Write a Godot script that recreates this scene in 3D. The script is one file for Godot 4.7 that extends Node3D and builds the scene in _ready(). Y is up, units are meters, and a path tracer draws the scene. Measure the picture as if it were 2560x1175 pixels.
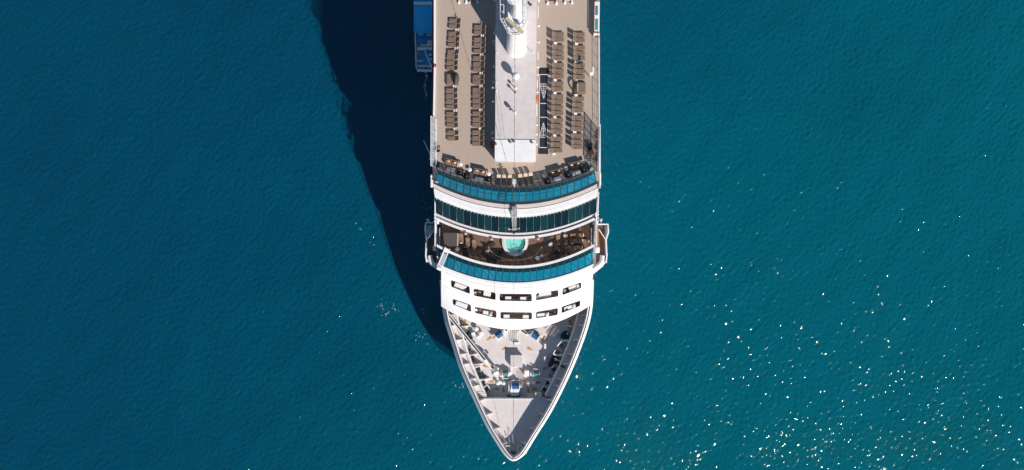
extends Node3D
# A cruise ship seen from straight above at sea. x to the right of the photograph, z towards its bottom (the bow), y up, metres.

const EYE := 134.0          # height of the drone above the water
const LENS := 1728.0        # focal length in pixels of the 2560 pixel wide photograph
const MID := 1284.0         # where the keel line runs
var ship: Node3D
var M := {}
var taken := {}
var rng := RandomNumberGenerator.new()

# ---------------------------------------------------------------- measuring
func P(px: float, py: float, h: float) -> Vector3:        # a measured spot on the photograph, standing at height h
	return Vector3((px - 1280.0) * (EYE - h) / LENS, h, (py - 587.5) * (EYE - h) / LENS)

func m_at(px: float, h: float) -> float:                  # pixels to metres at height h
	return px * (EYE - h) / LENS

func bow_y(y0: float, k: float, x: float) -> float:       # the curved fronts of the decks
	var u := (x - MID) / 200.0
	return y0 + 2.5 * u - k * u * u

func arc(y0: float, k: float, h: float, xl: float, xr: float, n: int) -> Array:
	var r := []
	for i in n + 1:
		var x := lerpf(xl, xr, float(i) / n)
		r.append(P(x, bow_y(y0, k, x), h))
	return r

# ---------------------------------------------------------------- shapes
func S() -> SurfaceTool:
	var st := SurfaceTool.new()
	st.begin(Mesh.PRIMITIVE_TRIANGLES)
	st.set_smooth_group(-1)
	return st

func tri(st: SurfaceTool, a: Vector3, b: Vector3, c: Vector3) -> void:
	st.add_vertex(a)
	st.add_vertex(b)
	st.add_vertex(c)

func quad(st: SurfaceTool, a: Vector3, b: Vector3, c: Vector3, d: Vector3) -> void:   # clockwise from the front
	tri(st, a, b, c)
	tri(st, a, c, d)

func bx(st: SurfaceTool, c: Vector3, s: Vector3, b := Basis()) -> void:
	var h := s * 0.5
	var v := []
	for y in [-1, 1]:
		for p in [[-1, -1], [1, -1], [1, 1], [-1, 1]]:
			v.append(c + b * Vector3(p[0] * h.x, y * h.y, p[1] * h.z))
	quad(st, v[4], v[5], v[6], v[7])
	quad(st, v[3], v[2], v[1], v[0])
	for i in 4:
		var j: int = (i + 1) % 4
		quad(st, v[i], v[j], v[j + 4], v[i + 4])

func soft_box(st: SurfaceTool, c: Vector3, s: Vector3, r: float, b := Basis()) -> void:   # a box with chamfered upper edges, for cushions and housings
	var h := s * 0.5
	var rings := []
	for lv in [[-1.0, 0.0], [1.0 - r / h.y, 0.0], [1.0 - r * 0.3 / h.y, r * 0.7], [1.0, r * 1.6]]:
		var ring := []
		var ex: float = h.x - lv[1]
		var ez: float = h.z - lv[1]
		var cr: float = minf(r, minf(ex, ez) * 0.5)
		for p in [[-ex, -ez + cr], [-ex + cr, -ez], [ex - cr, -ez], [ex, -ez + cr], [ex, ez - cr], [ex - cr, ez], [-ex + cr, ez], [-ex, ez - cr]]:
			ring.append(c + b * Vector3(p[0], lv[0] * h.y, p[1]))
		rings.append(ring)
	for k in rings.size() - 1:
		for i in 8:
			var j: int = (i + 1) % 8
			quad(st, rings[k][i], rings[k][j], rings[k + 1][j], rings[k + 1][i])
	for i in range(1, 7):
		tri(st, rings[3][0], rings[3][i], rings[3][i + 1])
		tri(st, rings[0][0], rings[0][i + 1], rings[0][i])

func cy(st: SurfaceTool, a: Vector3, b: Vector3, r0: float, r1: float, n := 8, caps := true) -> void:
	var d := (b - a).normalized()
	var s := d.cross(Vector3.UP if absf(d.y) < 0.9 else Vector3.RIGHT).normalized()
	var t := d.cross(s)
	var A := []
	var B := []
	for i in n:
		var w := TAU * i / n
		var o := s * cos(w) + t * sin(w)
		A.append(a + o * r0)
		B.append(b + o * r1)
	st.set_smooth_group(1)
	for i in n:
		var j: int = (i + 1) % n
		quad(st, A[i], A[j], B[j], B[i])
	st.set_smooth_group(-1)
	if caps:
		for i in range(1, n - 1):
			tri(st, A[0], A[i + 1], A[i])
			tri(st, B[0], B[i], B[i + 1])

func tube(st: SurfaceTool, pts: Array, r: float, n := 6) -> void:
	for i in pts.size() - 1:
		cy(st, pts[i], pts[i + 1], r, r, n)

func lathe(st: SurfaceTool, o: Vector3, prof: Array, n := 16, b := Basis()) -> void:     # prof: [radius, height]
	st.set_smooth_group(2)
	for k in prof.size() - 1:
		for i in n:
			var w0 := TAU * i / n
			var w1 := TAU * (i + 1) / n
			var p0: Array = prof[k]
			var p1: Array = prof[k + 1]
			var a := o + b * Vector3(cos(w0) * p0[0], p0[1], sin(w0) * p0[0])
			var c := o + b * Vector3(cos(w1) * p0[0], p0[1], sin(w1) * p0[0])
			var d := o + b * Vector3(cos(w1) * p1[0], p1[1], sin(w1) * p1[0])
			var e := o + b * Vector3(cos(w0) * p1[0], p1[1], sin(w0) * p1[0])
			if p0[0] > 0.0001:
				tri(st, a, c, d)
			if p1[0] > 0.0001:
				tri(st, a, d, e)
	st.set_smooth_group(-1)

func strip(st: SurfaceTool, A: Array, B: Array) -> void:
	for i in A.size() - 1:
		quad(st, A[i], A[i + 1], B[i + 1], B[i])

func slab(st: SurfaceTool, A: Array, B: Array, t: float) -> void:        # a band between two lines, t thick downwards
	var d := Vector3(0, -t, 0)
	var A2 := A.map(func(p): return p + d)
	var B2 := B.map(func(p): return p + d)
	strip(st, A, B)
	strip(st, B2, A2)
	strip(st, A2, A)
	strip(st, B, B2)
	var n := A.size() - 1
	quad(st, A[0], B[0], B2[0], A2[0])
	quad(st, B[n], A[n], A2[n], B2[n])

func prism(st: SurfaceTool, pts: Array, t: float) -> void:               # an outline at its top height, t thick downwards
	var flat := PackedVector2Array()
	for p in pts:
		flat.append(Vector2(p.x, p.z))
	var idx := Geometry2D.triangulate_polygon(flat)
	var d := Vector3(0, -t, 0)
	for i in range(0, idx.size(), 3):
		var a: Vector3 = pts[idx[i]]
		var b: Vector3 = pts[idx[i + 1]]
		var c: Vector3 = pts[idx[i + 2]]
		if (b - a).cross(c - a).y > 0:
			var k := b
			b = c
			c = k
		tri(st, a, b, c)
		tri(st, a + d, c + d, b + d)
	var n := pts.size()
	var turn := 0.0
	for i in n:
		var j: int = (i + 1) % n
		turn += flat[i].x * flat[j].y - flat[j].x * flat[i].y
	for i in n:
		var j: int = (i + 1) % n
		if turn > 0:
			quad(st, pts[j] + d, pts[j], pts[i], pts[i] + d)
		else:
			quad(st, pts[i] + d, pts[i], pts[j], pts[j] + d)

func wall(st: SurfaceTool, pts: Array, h: float, t: float) -> void:      # a wall h high on a line, mitred at its corners
	var n := pts.size()
	var A := []
	var B := []
	for i in n:
		var d: Vector3 = (pts[mini(i + 1, n - 1)] - pts[maxi(i - 1, 0)])
		d.y = 0
		d = d.normalized()
		var o := Vector3(d.z, 0, -d.x) * t * 0.5
		A.append(pts[i] + o + Vector3(0, h, 0))
		B.append(pts[i] - o + Vector3(0, h, 0))
	slab(st, A, B, h)

func offset(pts: Array, by: float, dy := 0.0) -> Array:                  # a line moved inboard
	var r := []
	var n := pts.size()
	for i in n:
		var d: Vector3 = pts[mini(i + 1, n - 1)] - pts[maxi(i - 1, 0)]
		d.y = 0
		d = d.normalized()
		r.append(pts[i] + Vector3(d.z, 0, -d.x) * by + Vector3(0, dy, 0))
	return r

func along(pts: Array, step: float) -> Array:                            # evenly spaced points on a line
	var r := []
	var left := 0.0
	for i in pts.size() - 1:
		var a: Vector3 = pts[i]
		var b: Vector3 = pts[i + 1]
		var l := a.distance_to(b)
		while left <= l:
			r.append(a.lerp(b, left / l))
			left += step
		left -= l
	return r

func railing(pts: Array, h: float, step: float, called := "railing", m = null, parent: Node3D = null) -> Node3D:
	var st := S()
	for y in [h, h * 0.66, h * 0.33]:
		tube(st, pts.map(func(p): return p + Vector3(0, y, 0)), 0.035 if y == h else 0.016, 6)
	for p in along(pts, step):
		cy(st, p, p + Vector3(0, h, 0), 0.028, 0.028, 6)
	return part(called, st, m if m else M.white, parent if parent else ship)

# ---------------------------------------------------------------- naming
func numbered(called: String) -> String:
	var k: int = taken.get(called, 0)
	taken[called] = k + 1
	return called if k == 0 else "%s_%03d" % [called, k]

func part(called: String, st: SurfaceTool, m: Material, parent: Node3D) -> MeshInstance3D:
	st.generate_normals()
	var o := MeshInstance3D.new()
	o.mesh = st.commit()
	o.material_override = null
	o.mesh.surface_set_material(0, m)
	o.name = called
	if parent == self:
		o.name = numbered(called)
	else:
		var key := "%d/%s" % [parent.get_instance_id(), called]
		var k: int = taken.get(key, 0)
		taken[key] = k + 1
		if k:
			o.name = "%s_%03d" % [called, k]
	parent.add_child(o, true)
	return o

func group_part(called: String, parent: Node3D) -> Node3D:               # a part that is only the sum of its sub-parts
	var o := Node3D.new()
	var key := "%d/%s" % [parent.get_instance_id(), called]
	var k: int = taken.get(key, 0)
	taken[key] = k + 1
	o.name = called if k == 0 else "%s_%03d" % [called, k]
	parent.add_child(o, true)
	return o

func thing(called: String, label: String, category: String, group := "", at := Vector3.ZERO, turn := 0.0) -> Node3D:
	var o := Node3D.new()
	o.name = numbered(called)
	add_child(o)
	o.position = at
	o.rotation.y = turn
	return tag(o, label, category, group)

func tag(o: Node3D, label: String, category: String, group := "") -> Node3D:
	o.set_meta("label", label)
	o.set_meta("category", category)
	if group:
		o.set_meta("group", group)
	return o

func again(o: Node3D, called: String, label: String, at: Vector3, turn := 0.0) -> Node3D:   # another of the same kind
	var c: Node3D = o.duplicate()
	c.name = numbered(called)
	add_child(c)
	c.position = at
	c.rotation.y = turn
	c.set_meta("label", label)
	return c

const ORD := ["first", "second", "third", "fourth", "fifth", "sixth", "seventh", "eighth", "ninth", "tenth", "eleventh", "twelfth", "thirteenth", "fourteenth", "fifteenth", "sixteenth", "seventeenth", "eighteenth", "nineteenth", "twentieth", "twenty-first", "twenty-second", "twenty-third", "twenty-fourth"]

# ---------------------------------------------------------------- materials
func noise_tex(freq: float, lo: float, hi: float, sd: int, size := 512, kind := FastNoiseLite.TYPE_SIMPLEX_SMOOTH, oct := 4) -> NoiseTexture2D:
	var n := FastNoiseLite.new()
	n.seed = sd
	n.noise_type = kind
	n.frequency = freq
	n.fractal_octaves = oct
	var t := NoiseTexture2D.new()
	t.width = size
	t.height = size
	t.seamless = true
	t.noise = n
	var g := Gradient.new()
	g.set_color(0, Color(lo, lo, lo))
	g.set_color(1, Color(hi, hi, hi))
	t.color_ramp = g
	return t

func mat(called: String, r: float, g: float, b: float, rough := 0.6, tex: Texture2D = null, scale := Vector3.ONE * 0.2, metal := 0.0) -> StandardMaterial3D:
	var m := StandardMaterial3D.new()
	m.resource_name = called
	m.albedo_color = Color(r, g, b).linear_to_srgb()
	m.roughness = rough
	m.metallic = metal
	m.cull_mode = BaseMaterial3D.CULL_DISABLED
	if tex:
		m.albedo_texture = tex
		m.uv1_triplanar = true
		m.uv1_world_triplanar = true
		m.uv1_scale = scale
	M[called] = m
	return m

func glass(called: String, r: float, g: float, b: float, a: float) -> StandardMaterial3D:
	var m := mat(called, r, g, b, 0.04)
	m.albedo_color.a = a
	m.transparency = BaseMaterial3D.TRANSPARENCY_ALPHA
	return m

func make_materials() -> void:
	var stains := noise_tex(0.012, 0.94, 1.0, 3)
	var speck := noise_tex(0.02, 0.90, 1.0, 5, 1024, FastNoiseLite.TYPE_SIMPLEX_SMOOTH, 6)
	var weave := noise_tex(0.08, 0.82, 1.0, 8)
	var grain := noise_tex(0.03, 0.72, 1.0, 9)
	mat("white", 0.80, 0.80, 0.82, 0.45, stains, Vector3.ONE * 0.09)
	mat("white_gloss", 0.84, 0.84, 0.85, 0.3, stains, Vector3.ONE * 0.07)
	mat("roof_grey", 0.62, 0.575, 0.575, 0.6, stains, Vector3.ONE * 0.12)
	mat("warm_white", 0.66, 0.60, 0.59, 0.6, stains, Vector3.ONE * 0.11)
	mat("bow_paint", 0.65, 0.605, 0.60, 0.55, stains, Vector3.ONE * 0.13)
	mat("beige_deck", 0.45, 0.362, 0.302, 0.75, speck, Vector3.ONE * 0.16)
	mat("teak", 0.20, 0.118, 0.078, 0.7, grain, Vector3(1.2, 0.2, 0.12))
	mat("teak_balcony", 0.30, 0.155, 0.08, 0.7, grain, Vector3(1.2, 0.2, 0.12))
	mat("teak_orange", 0.36, 0.15, 0.06, 0.65, grain, Vector3(1.2, 0.2, 0.12))
	mat("blue_floor", 0.02, 0.66, 0.92, 0.6, stains, Vector3.ONE * 0.15)
	mat("lounge_mesh", 0.225, 0.158, 0.118, 0.8, weave, Vector3.ONE * 0.5)
	mat("lounge_mesh_pale", 0.28, 0.215, 0.16, 0.8, weave, Vector3.ONE * 0.5)
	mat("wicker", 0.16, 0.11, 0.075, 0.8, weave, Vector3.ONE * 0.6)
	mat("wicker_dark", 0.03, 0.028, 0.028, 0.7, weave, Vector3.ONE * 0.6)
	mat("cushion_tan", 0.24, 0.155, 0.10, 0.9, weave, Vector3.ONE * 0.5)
	mat("cushion_cream", 0.66, 0.52, 0.44, 0.9, weave, Vector3.ONE * 0.5)
	mat("cushion_white", 0.76, 0.74, 0.74, 0.9)
	mat("cabana_grey", 0.10, 0.088, 0.08, 0.9, weave, Vector3.ONE * 0.4)
	mat("dark", 0.02, 0.02, 0.022, 0.6)
	mat("dark_grey", 0.07, 0.072, 0.078, 0.6)
	mat("mid_grey", 0.25, 0.26, 0.27, 0.6)
	mat("steel", 0.45, 0.46, 0.48, 0.35, null, Vector3.ONE, 0.6)
	mat("frame_dark", 0.012, 0.05, 0.075, 0.4)
	mat("window", 0.002, 0.020, 0.028, 0.1)
	M.window.metallic_specular = 0.35
	mat("window_green", 0.003, 0.030, 0.038, 0.1)
	M.window_green.metallic_specular = 0.4
	mat("window_deep", 0.002, 0.014, 0.022, 0.08)
	M.window_deep.metallic_specular = 0.35
	mat("court", 0.010, 0.014, 0.028, 0.6, speck, Vector3.ONE * 0.2)
	mat("line", 0.72, 0.70, 0.66, 0.6)
	mat("red", 0.45, 0.035, 0.02, 0.5)
	mat("orange", 0.65, 0.12, 0.03, 0.55)
	mat("rust_wood", 0.17, 0.045, 0.03, 0.5)
	mat("ochre", 0.50, 0.27, 0.07, 0.7, speck, Vector3.ONE * 0.4)
	mat("rope_blue", 0.012, 0.15, 0.36, 0.8, weave, Vector3.ONE * 0.7)
	mat("rope_teal", 0.01, 0.115, 0.16, 0.85, weave, Vector3.ONE * 0.7)
	mat("rope_green", 0.08, 0.30, 0.30, 0.85, weave, Vector3.ONE * 0.7)
	mat("radar_tan", 0.50, 0.41, 0.26, 0.6)
	mat("boat_blue", 0.02, 0.50, 0.98, 0.5, stains, Vector3.ONE * 0.2)
	mat("boat_blue_deck", 0.015, 0.33, 0.70, 0.6, stains, Vector3.ONE * 0.3)
	mat("pool_tile", 0.36, 0.84, 0.78, 0.4)
	mat("pool_dark", 0.0, 0.26, 0.24, 0.4)
	mat("cap_bright", 0.88, 0.88, 0.88, 0.4)
	mat("foam", 0.62, 0.70, 0.74, 0.9)
	mat("hull_white", 0.78, 0.78, 0.79, 0.35, stains, Vector3.ONE * 0.06)
	glass("blue_glass", 0.0, 0.175, 0.285, 0.78)
	glass("shade_glass", 0.0, 0.022, 0.034, 0.86)  # shade of the deck behind, put into the glass colour
	glass("blue_glass_pale", 0.01, 0.20, 0.315, 0.74)
	glass("blue_glass_deep", 0.0, 0.15, 0.25, 0.82)
	glass("frosted_glass", 0.42, 0.52, 0.60, 0.66)
	glass("screen_glass", 0.0, 0.10, 0.13, 0.54)
	glass("side_glass", 0.10, 0.30, 0.40, 0.40)
	glass("pale_glass", 0.35, 0.50, 0.60, 0.30)

# ---------------------------------------------------------------- light, air, sea
func _ready() -> void:
	rng.seed = 11
	var cam := Camera3D.new()
	cam.name = "camera"
	add_child(cam)
	cam.position = Vector3(0, EYE, 0)
	cam.rotation_degrees = Vector3(-90, 0, 0)
	cam.fov = rad_to_deg(2.0 * atan(587.5 / LENS))
	cam.near = 0.5
	cam.far = 9000.0
	cam.current = true

	var sky := ProceduralSkyMaterial.new()
	sky.sky_top_color = Color(0.31, 0.42, 0.54)
	sky.sky_horizon_color = Color(0.56, 0.63, 0.71)
	sky.sky_curve = 0.12
	sky.ground_horizon_color = Color(0.3, 0.42, 0.5)
	sky.ground_bottom_color = Color(0.02, 0.14, 0.2)
	sky.energy_multiplier = 1.0
	var env := Environment.new()
	env.background_mode = Environment.BG_SKY
	env.sky = Sky.new()
	env.sky.sky_material = sky
	env.background_energy_multiplier = 0.85
	env.ambient_light_source = Environment.AMBIENT_SOURCE_SKY
	env.tonemap_mode = Environment.TONE_MAPPER_LINEAR
	env.tonemap_exposure = 1.15
	env.sdfgi_enabled = true
	env.ssao_enabled = true
	env.ssil_enabled = true
	var we := WorldEnvironment.new()
	we.name = "environment"
	we.environment = env
	add_child(we)

	var sun := DirectionalLight3D.new()
	sun.name = "sun"
	sun.light_energy = 1.6
	sun.light_color = Color(1.0, 0.965, 0.93)
	sun.light_angular_distance = 0.5
	sun.shadow_enabled = true
	add_child(sun)
	# one metre of height throws a shadow 0.88 m to the left and 1.08 m towards the stern
	sun.look_at_from_position(Vector3(0.88, 1.0, 1.08), Vector3.ZERO, Vector3.UP)

	make_materials()
	make_sea()
	ship = thing("cruise_ship", "large white cruise ship seen from above with its pointed bow towards the bottom", "ship")
	make_hull()
	make_bow()
	make_facade()
	make_terrace()
	make_bridge_wings()
	make_window_front()
	make_sun_deck()
	make_deckhouse()
	make_mast()
	make_deck_edges()
	make_bow_gear()
	make_tender()
	make_sun_loungers()
	make_lounge()
	make_terrace_furniture()
	make_balcony_furniture()
	make_foam()

func make_sea() -> void:
	var w := 208.0
	var d := 98.0
	var step := 0.16
	var nx := int(w / step)
	var nz := int(d / step)
	var swell := FastNoiseLite.new()
	swell.seed = 21
	swell.noise_type = FastNoiseLite.TYPE_SIMPLEX_SMOOTH
	swell.frequency = 1.0 / 9.0
	swell.fractal_octaves = 2
	var chop := FastNoiseLite.new()
	chop.seed = 44
	chop.noise_type = FastNoiseLite.TYPE_SIMPLEX_SMOOTH
	chop.frequency = 1.0 / 0.95
	chop.fractal_octaves = 2
	chop.fractal_gain = 0.42
	var tone := FastNoiseLite.new()
	tone.seed = 5
	tone.frequency = 1.0 / 60.0
	tone.fractal_octaves = 3
	var H := PackedFloat32Array()
	H.resize((nx + 1) * (nz + 1))
	for j in nz + 1:
		var z := -d * 0.5 + j * step
		for i in nx + 1:
			var x := -w * 0.5 + i * step
			var a := x * 0.83 + z * 0.56          # wind along the diagonal, crests across it
			var b := (-x * 0.56 + z * 0.83) * 0.55
			var c := chop.get_noise_2d(a, b * 1.3)
			H[j * (nx + 1) + i] = swell.get_noise_2d(a, b) * 0.20 + c * 0.058 + c * c * c * 0.265
	var V := PackedVector3Array()
	var N := PackedVector3Array()
	var C := PackedColorArray()
	C.resize(H.size())
	V.resize(H.size())
	N.resize(H.size())
	for j in nz + 1:
		for i in nx + 1:
			var k := j * (nx + 1) + i
			var edge := minf(1.0, minf(minf(i, nx - i), minf(j, nz - j)) / 20.0)
			var x := -w * 0.5 + i * step
			var z := -d * 0.5 + j * step
			V[k] = Vector3(x, H[k] * edge, z)
			var l := H[k - 1] if i > 0 else H[k]
			var r := H[k + 1] if i < nx else H[k]
			var u := H[k - nx - 1] if j > 0 else H[k]
			var o := H[k + nx + 1] if j < nz else H[k]
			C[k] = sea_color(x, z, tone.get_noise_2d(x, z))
			N[k] = Vector3((l - r) * edge, 2.0 * step, (u - o) * edge).normalized()
	var I := PackedInt32Array()
	I.resize(nx * nz * 6)
	var q := 0
	for j in nz:
		for i in nx:
			var k := j * (nx + 1) + i
			I[q] = k
			I[q + 1] = k + 1
			I[q + 2] = k + nx + 2
			I[q + 3] = k
			I[q + 4] = k + nx + 2
			I[q + 5] = k + nx + 1
			q += 6
	# the same sheet goes on, calm, out to the horizon
	var far := 6000.0
	var e := [-far, -w * 0.5, w * 0.5, far]
	var f := [-far, -d * 0.5, d * 0.5, far]
	for j in 3:
		for i in 3:
			if i == 1 and j == 1:
				continue
			var k := V.size()
			for p in [[e[i], f[j]], [e[i + 1], f[j]], [e[i + 1], f[j + 1]], [e[i], f[j + 1]]]:
				V.append(Vector3(p[0], 0, p[1]))
				N.append(Vector3.UP)
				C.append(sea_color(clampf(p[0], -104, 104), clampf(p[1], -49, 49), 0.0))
			I.append_array([k, k + 1, k + 2, k, k + 2, k + 3])
	var arr := []
	arr.resize(Mesh.ARRAY_MAX)
	arr[Mesh.ARRAY_VERTEX] = V
	arr[Mesh.ARRAY_NORMAL] = N
	arr[Mesh.ARRAY_COLOR] = C
	arr[Mesh.ARRAY_INDEX] = I
	var mesh := ArrayMesh.new()
	mesh.add_surface_from_arrays(Mesh.PRIMITIVE_TRIANGLES, arr)
	var m := glass("sea_surface", 1.0, 1.0, 1.0, 0.64)
	m.vertex_color_use_as_albedo = true
	m.roughness = 0.045
	m.metallic_specular = 0.36
	m.heightmap_enabled = true
	m.heightmap_texture = noise_tex(0.03, 0.0, 1.0, 77, 1024, FastNoiseLite.TYPE_SIMPLEX_SMOOTH, 4)
	m.heightmap_scale = 1.6
	m.uv1_triplanar = true
	m.uv1_world_triplanar = true
	m.uv1_scale = Vector3.ONE / 17.0
	mesh.surface_set_material(0, m)
	var o := MeshInstance3D.new()
	o.name = "sea_surface"
	o.mesh = mesh
	o.set_meta("kind", "structure")
	o.set_meta("label", "clear rippled surface of the open sea")
	add_child(o)
	# below the clear surface the light comes back from a little way down
	sea_layer("sea", -1.8, 2.6, 1.0, w, d, tone, e, f)

func sea_layer(called: String, y: float, gain: float, dense: float, w: float, d: float, tone: FastNoiseLite, e: Array, f: Array) -> void:
	var bs := 2.0
	var bx_n := int(w / bs)
	var bz_n := int(d / bs)
	var V := PackedVector3Array()
	var N := PackedVector3Array()
	var C := PackedColorArray()
	var I := PackedInt32Array()
	for j in bz_n + 1:
		for i in bx_n + 1:
			var x := -w * 0.5 + i * bs
			var z := -d * 0.5 + j * bs
			V.append(Vector3(x, y, z))
			N.append(Vector3.UP)
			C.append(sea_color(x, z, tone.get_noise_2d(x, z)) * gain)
	for j in bz_n:
		for i in bx_n:
			var k := j * (bx_n + 1) + i
			I.append_array([k, k + 1, k + bx_n + 2, k, k + bx_n + 2, k + bx_n + 1])
	for j in 3:
		for i in 3:
			if i == 1 and j == 1:
				continue
			var k := V.size()
			for p in [[e[i], f[j]], [e[i + 1], f[j]], [e[i + 1], f[j + 1]], [e[i], f[j + 1]]]:
				V.append(Vector3(p[0], y, p[1]))
				N.append(Vector3.UP)
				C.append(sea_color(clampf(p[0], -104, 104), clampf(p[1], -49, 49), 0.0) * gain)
			I.append_array([k, k + 1, k + 2, k, k + 2, k + 3])
	var arr := []
	arr.resize(Mesh.ARRAY_MAX)
	arr[Mesh.ARRAY_VERTEX] = V
	arr[Mesh.ARRAY_NORMAL] = N
	arr[Mesh.ARRAY_COLOR] = C
	arr[Mesh.ARRAY_INDEX] = I
	var body_mesh := ArrayMesh.new()
	body_mesh.add_surface_from_arrays(Mesh.PRIMITIVE_TRIANGLES, arr)
	var bm := StandardMaterial3D.new()
	bm.resource_name = "sea_water"
	bm.vertex_color_use_as_albedo = true
	bm.roughness = 1.0
	if dense < 1.0:
		bm.albedo_color.a = dense
		bm.transparency = BaseMaterial3D.TRANSPARENCY_ALPHA
	bm.metallic_specular = 0.0
	body_mesh.surface_set_material(0, bm)
	var body := MeshInstance3D.new()
	body.name = called
	body.mesh = body_mesh
	body.set_meta("kind", "structure")
	body.set_meta("label", "deep blue to teal water of the open sea" if dense == 1.0 else "clear upper water of the open sea")
	add_child(body)

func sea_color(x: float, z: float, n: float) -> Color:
	# sun and sky tint painted in: deep blue on the left, greener on the right
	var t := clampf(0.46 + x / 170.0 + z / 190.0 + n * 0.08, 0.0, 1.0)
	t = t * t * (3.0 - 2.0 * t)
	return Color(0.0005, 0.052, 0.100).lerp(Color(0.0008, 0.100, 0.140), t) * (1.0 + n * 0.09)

# ---------------------------------------------------------------- hull and bow
const OUTLINE := [[1098, 700], [1101, 745], [1109, 800], [1125, 853], [1147, 922], [1178, 992], [1212, 1064], [1240, 1111], [1255, 1134], [1268, 1149], [1283, 1157], [1299, 1151], [1316, 1135], [1341, 1095], [1382, 1029], [1422, 949], [1451, 880], [1472, 820], [1483, 768], [1486, 700]]
const RAIL := 16.0      # top of the bow bulwark
const SHELF := 13.9     # foredeck and side shelf
const MOOR := 12.0      # sunken mooring deck

func smooth_line(pts: Array, per: int) -> Array:
	var r = []
	var n = pts.size()
	for i in n - 1:
		for k in per:
			var t = float(k) / per
			var a: Vector3 = pts[maxi(i - 1, 0)]
			var b: Vector3 = pts[i]
			var c: Vector3 = pts[i + 1]
			var e: Vector3 = pts[mini(i + 2, n - 1)]
			r.append(b.cubic_interpolate(c, a, e, t))
	r.append(pts[n - 1])
	return r

func bow_line() -> Array:
	return smooth_line(OUTLINE.map(func(p): return P(p[0], p[1], RAIL)), 4)

func make_hull() -> void:
	var top = bow_line()
	var L: Vector3 = top[0]
	var R: Vector3 = top[-1]
	top = [Vector3(L.x + 0.6, RAIL, -80), Vector3(L.x + 0.35, RAIL, -30)] + top + [Vector3(R.x + 0.35, RAIL, -30), Vector3(R.x + 0.6, RAIL, -80)]
	var levels = [15.15, 13.0, 9.0, 4.5, 0.6, -2.0]
	var rows = []
	for h in levels:
		var t: float = 1.0 - h / 15.15
		rows.append(top.map(func(p):
			var f: float = clampf((p.z - 4.0) / 35.0, 0.0, 1.0)
			var s: float = 1.0 - 0.50 * f * pow(clampf(t, 0.0, 1.0), 0.8)
			return Vector3((p.x - 0.2) * s + 0.2, h, p.z - f * f * 6.5 * clampf(t, 0.0, 1.0))))
	var st = S()
	st.set_smooth_group(3)
	for k in 4:
		strip(st, rows[k], rows[k + 1])
	part("hull", st, M.hull_white, ship)
	st = S()
	strip(st, rows[4], rows[5])
	part("boot_topping", st, M.rope_teal, ship)
	st = S()
	quad(st, rows[0][0], rows[0][-1], rows[5][-1], rows[5][0])
	part("transom", st, M.hull_white, ship)
	# superstructure sides and the decks they carry, from the sun deck down
	st = S()
	var b1 = [P(1088, -420, 24.4), P(1092, 560, 24.4)] + arc(578, 50, 24.4, 1094, 1484, 24) + [P(1490, 560, 24.4), P(1497, -420, 24.4)]
	prism(st, b1, 12.0)
	part("superstructure", st, M.white, ship)
	st = S()
	prism(st, [P(1104, 500, 20.96)] + arc(706, 50, 20.96, 1104, 1482, 30) + [P(1482, 500, 20.96)], 9.0)
	part("forward_house", st, M.white, ship)

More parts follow.
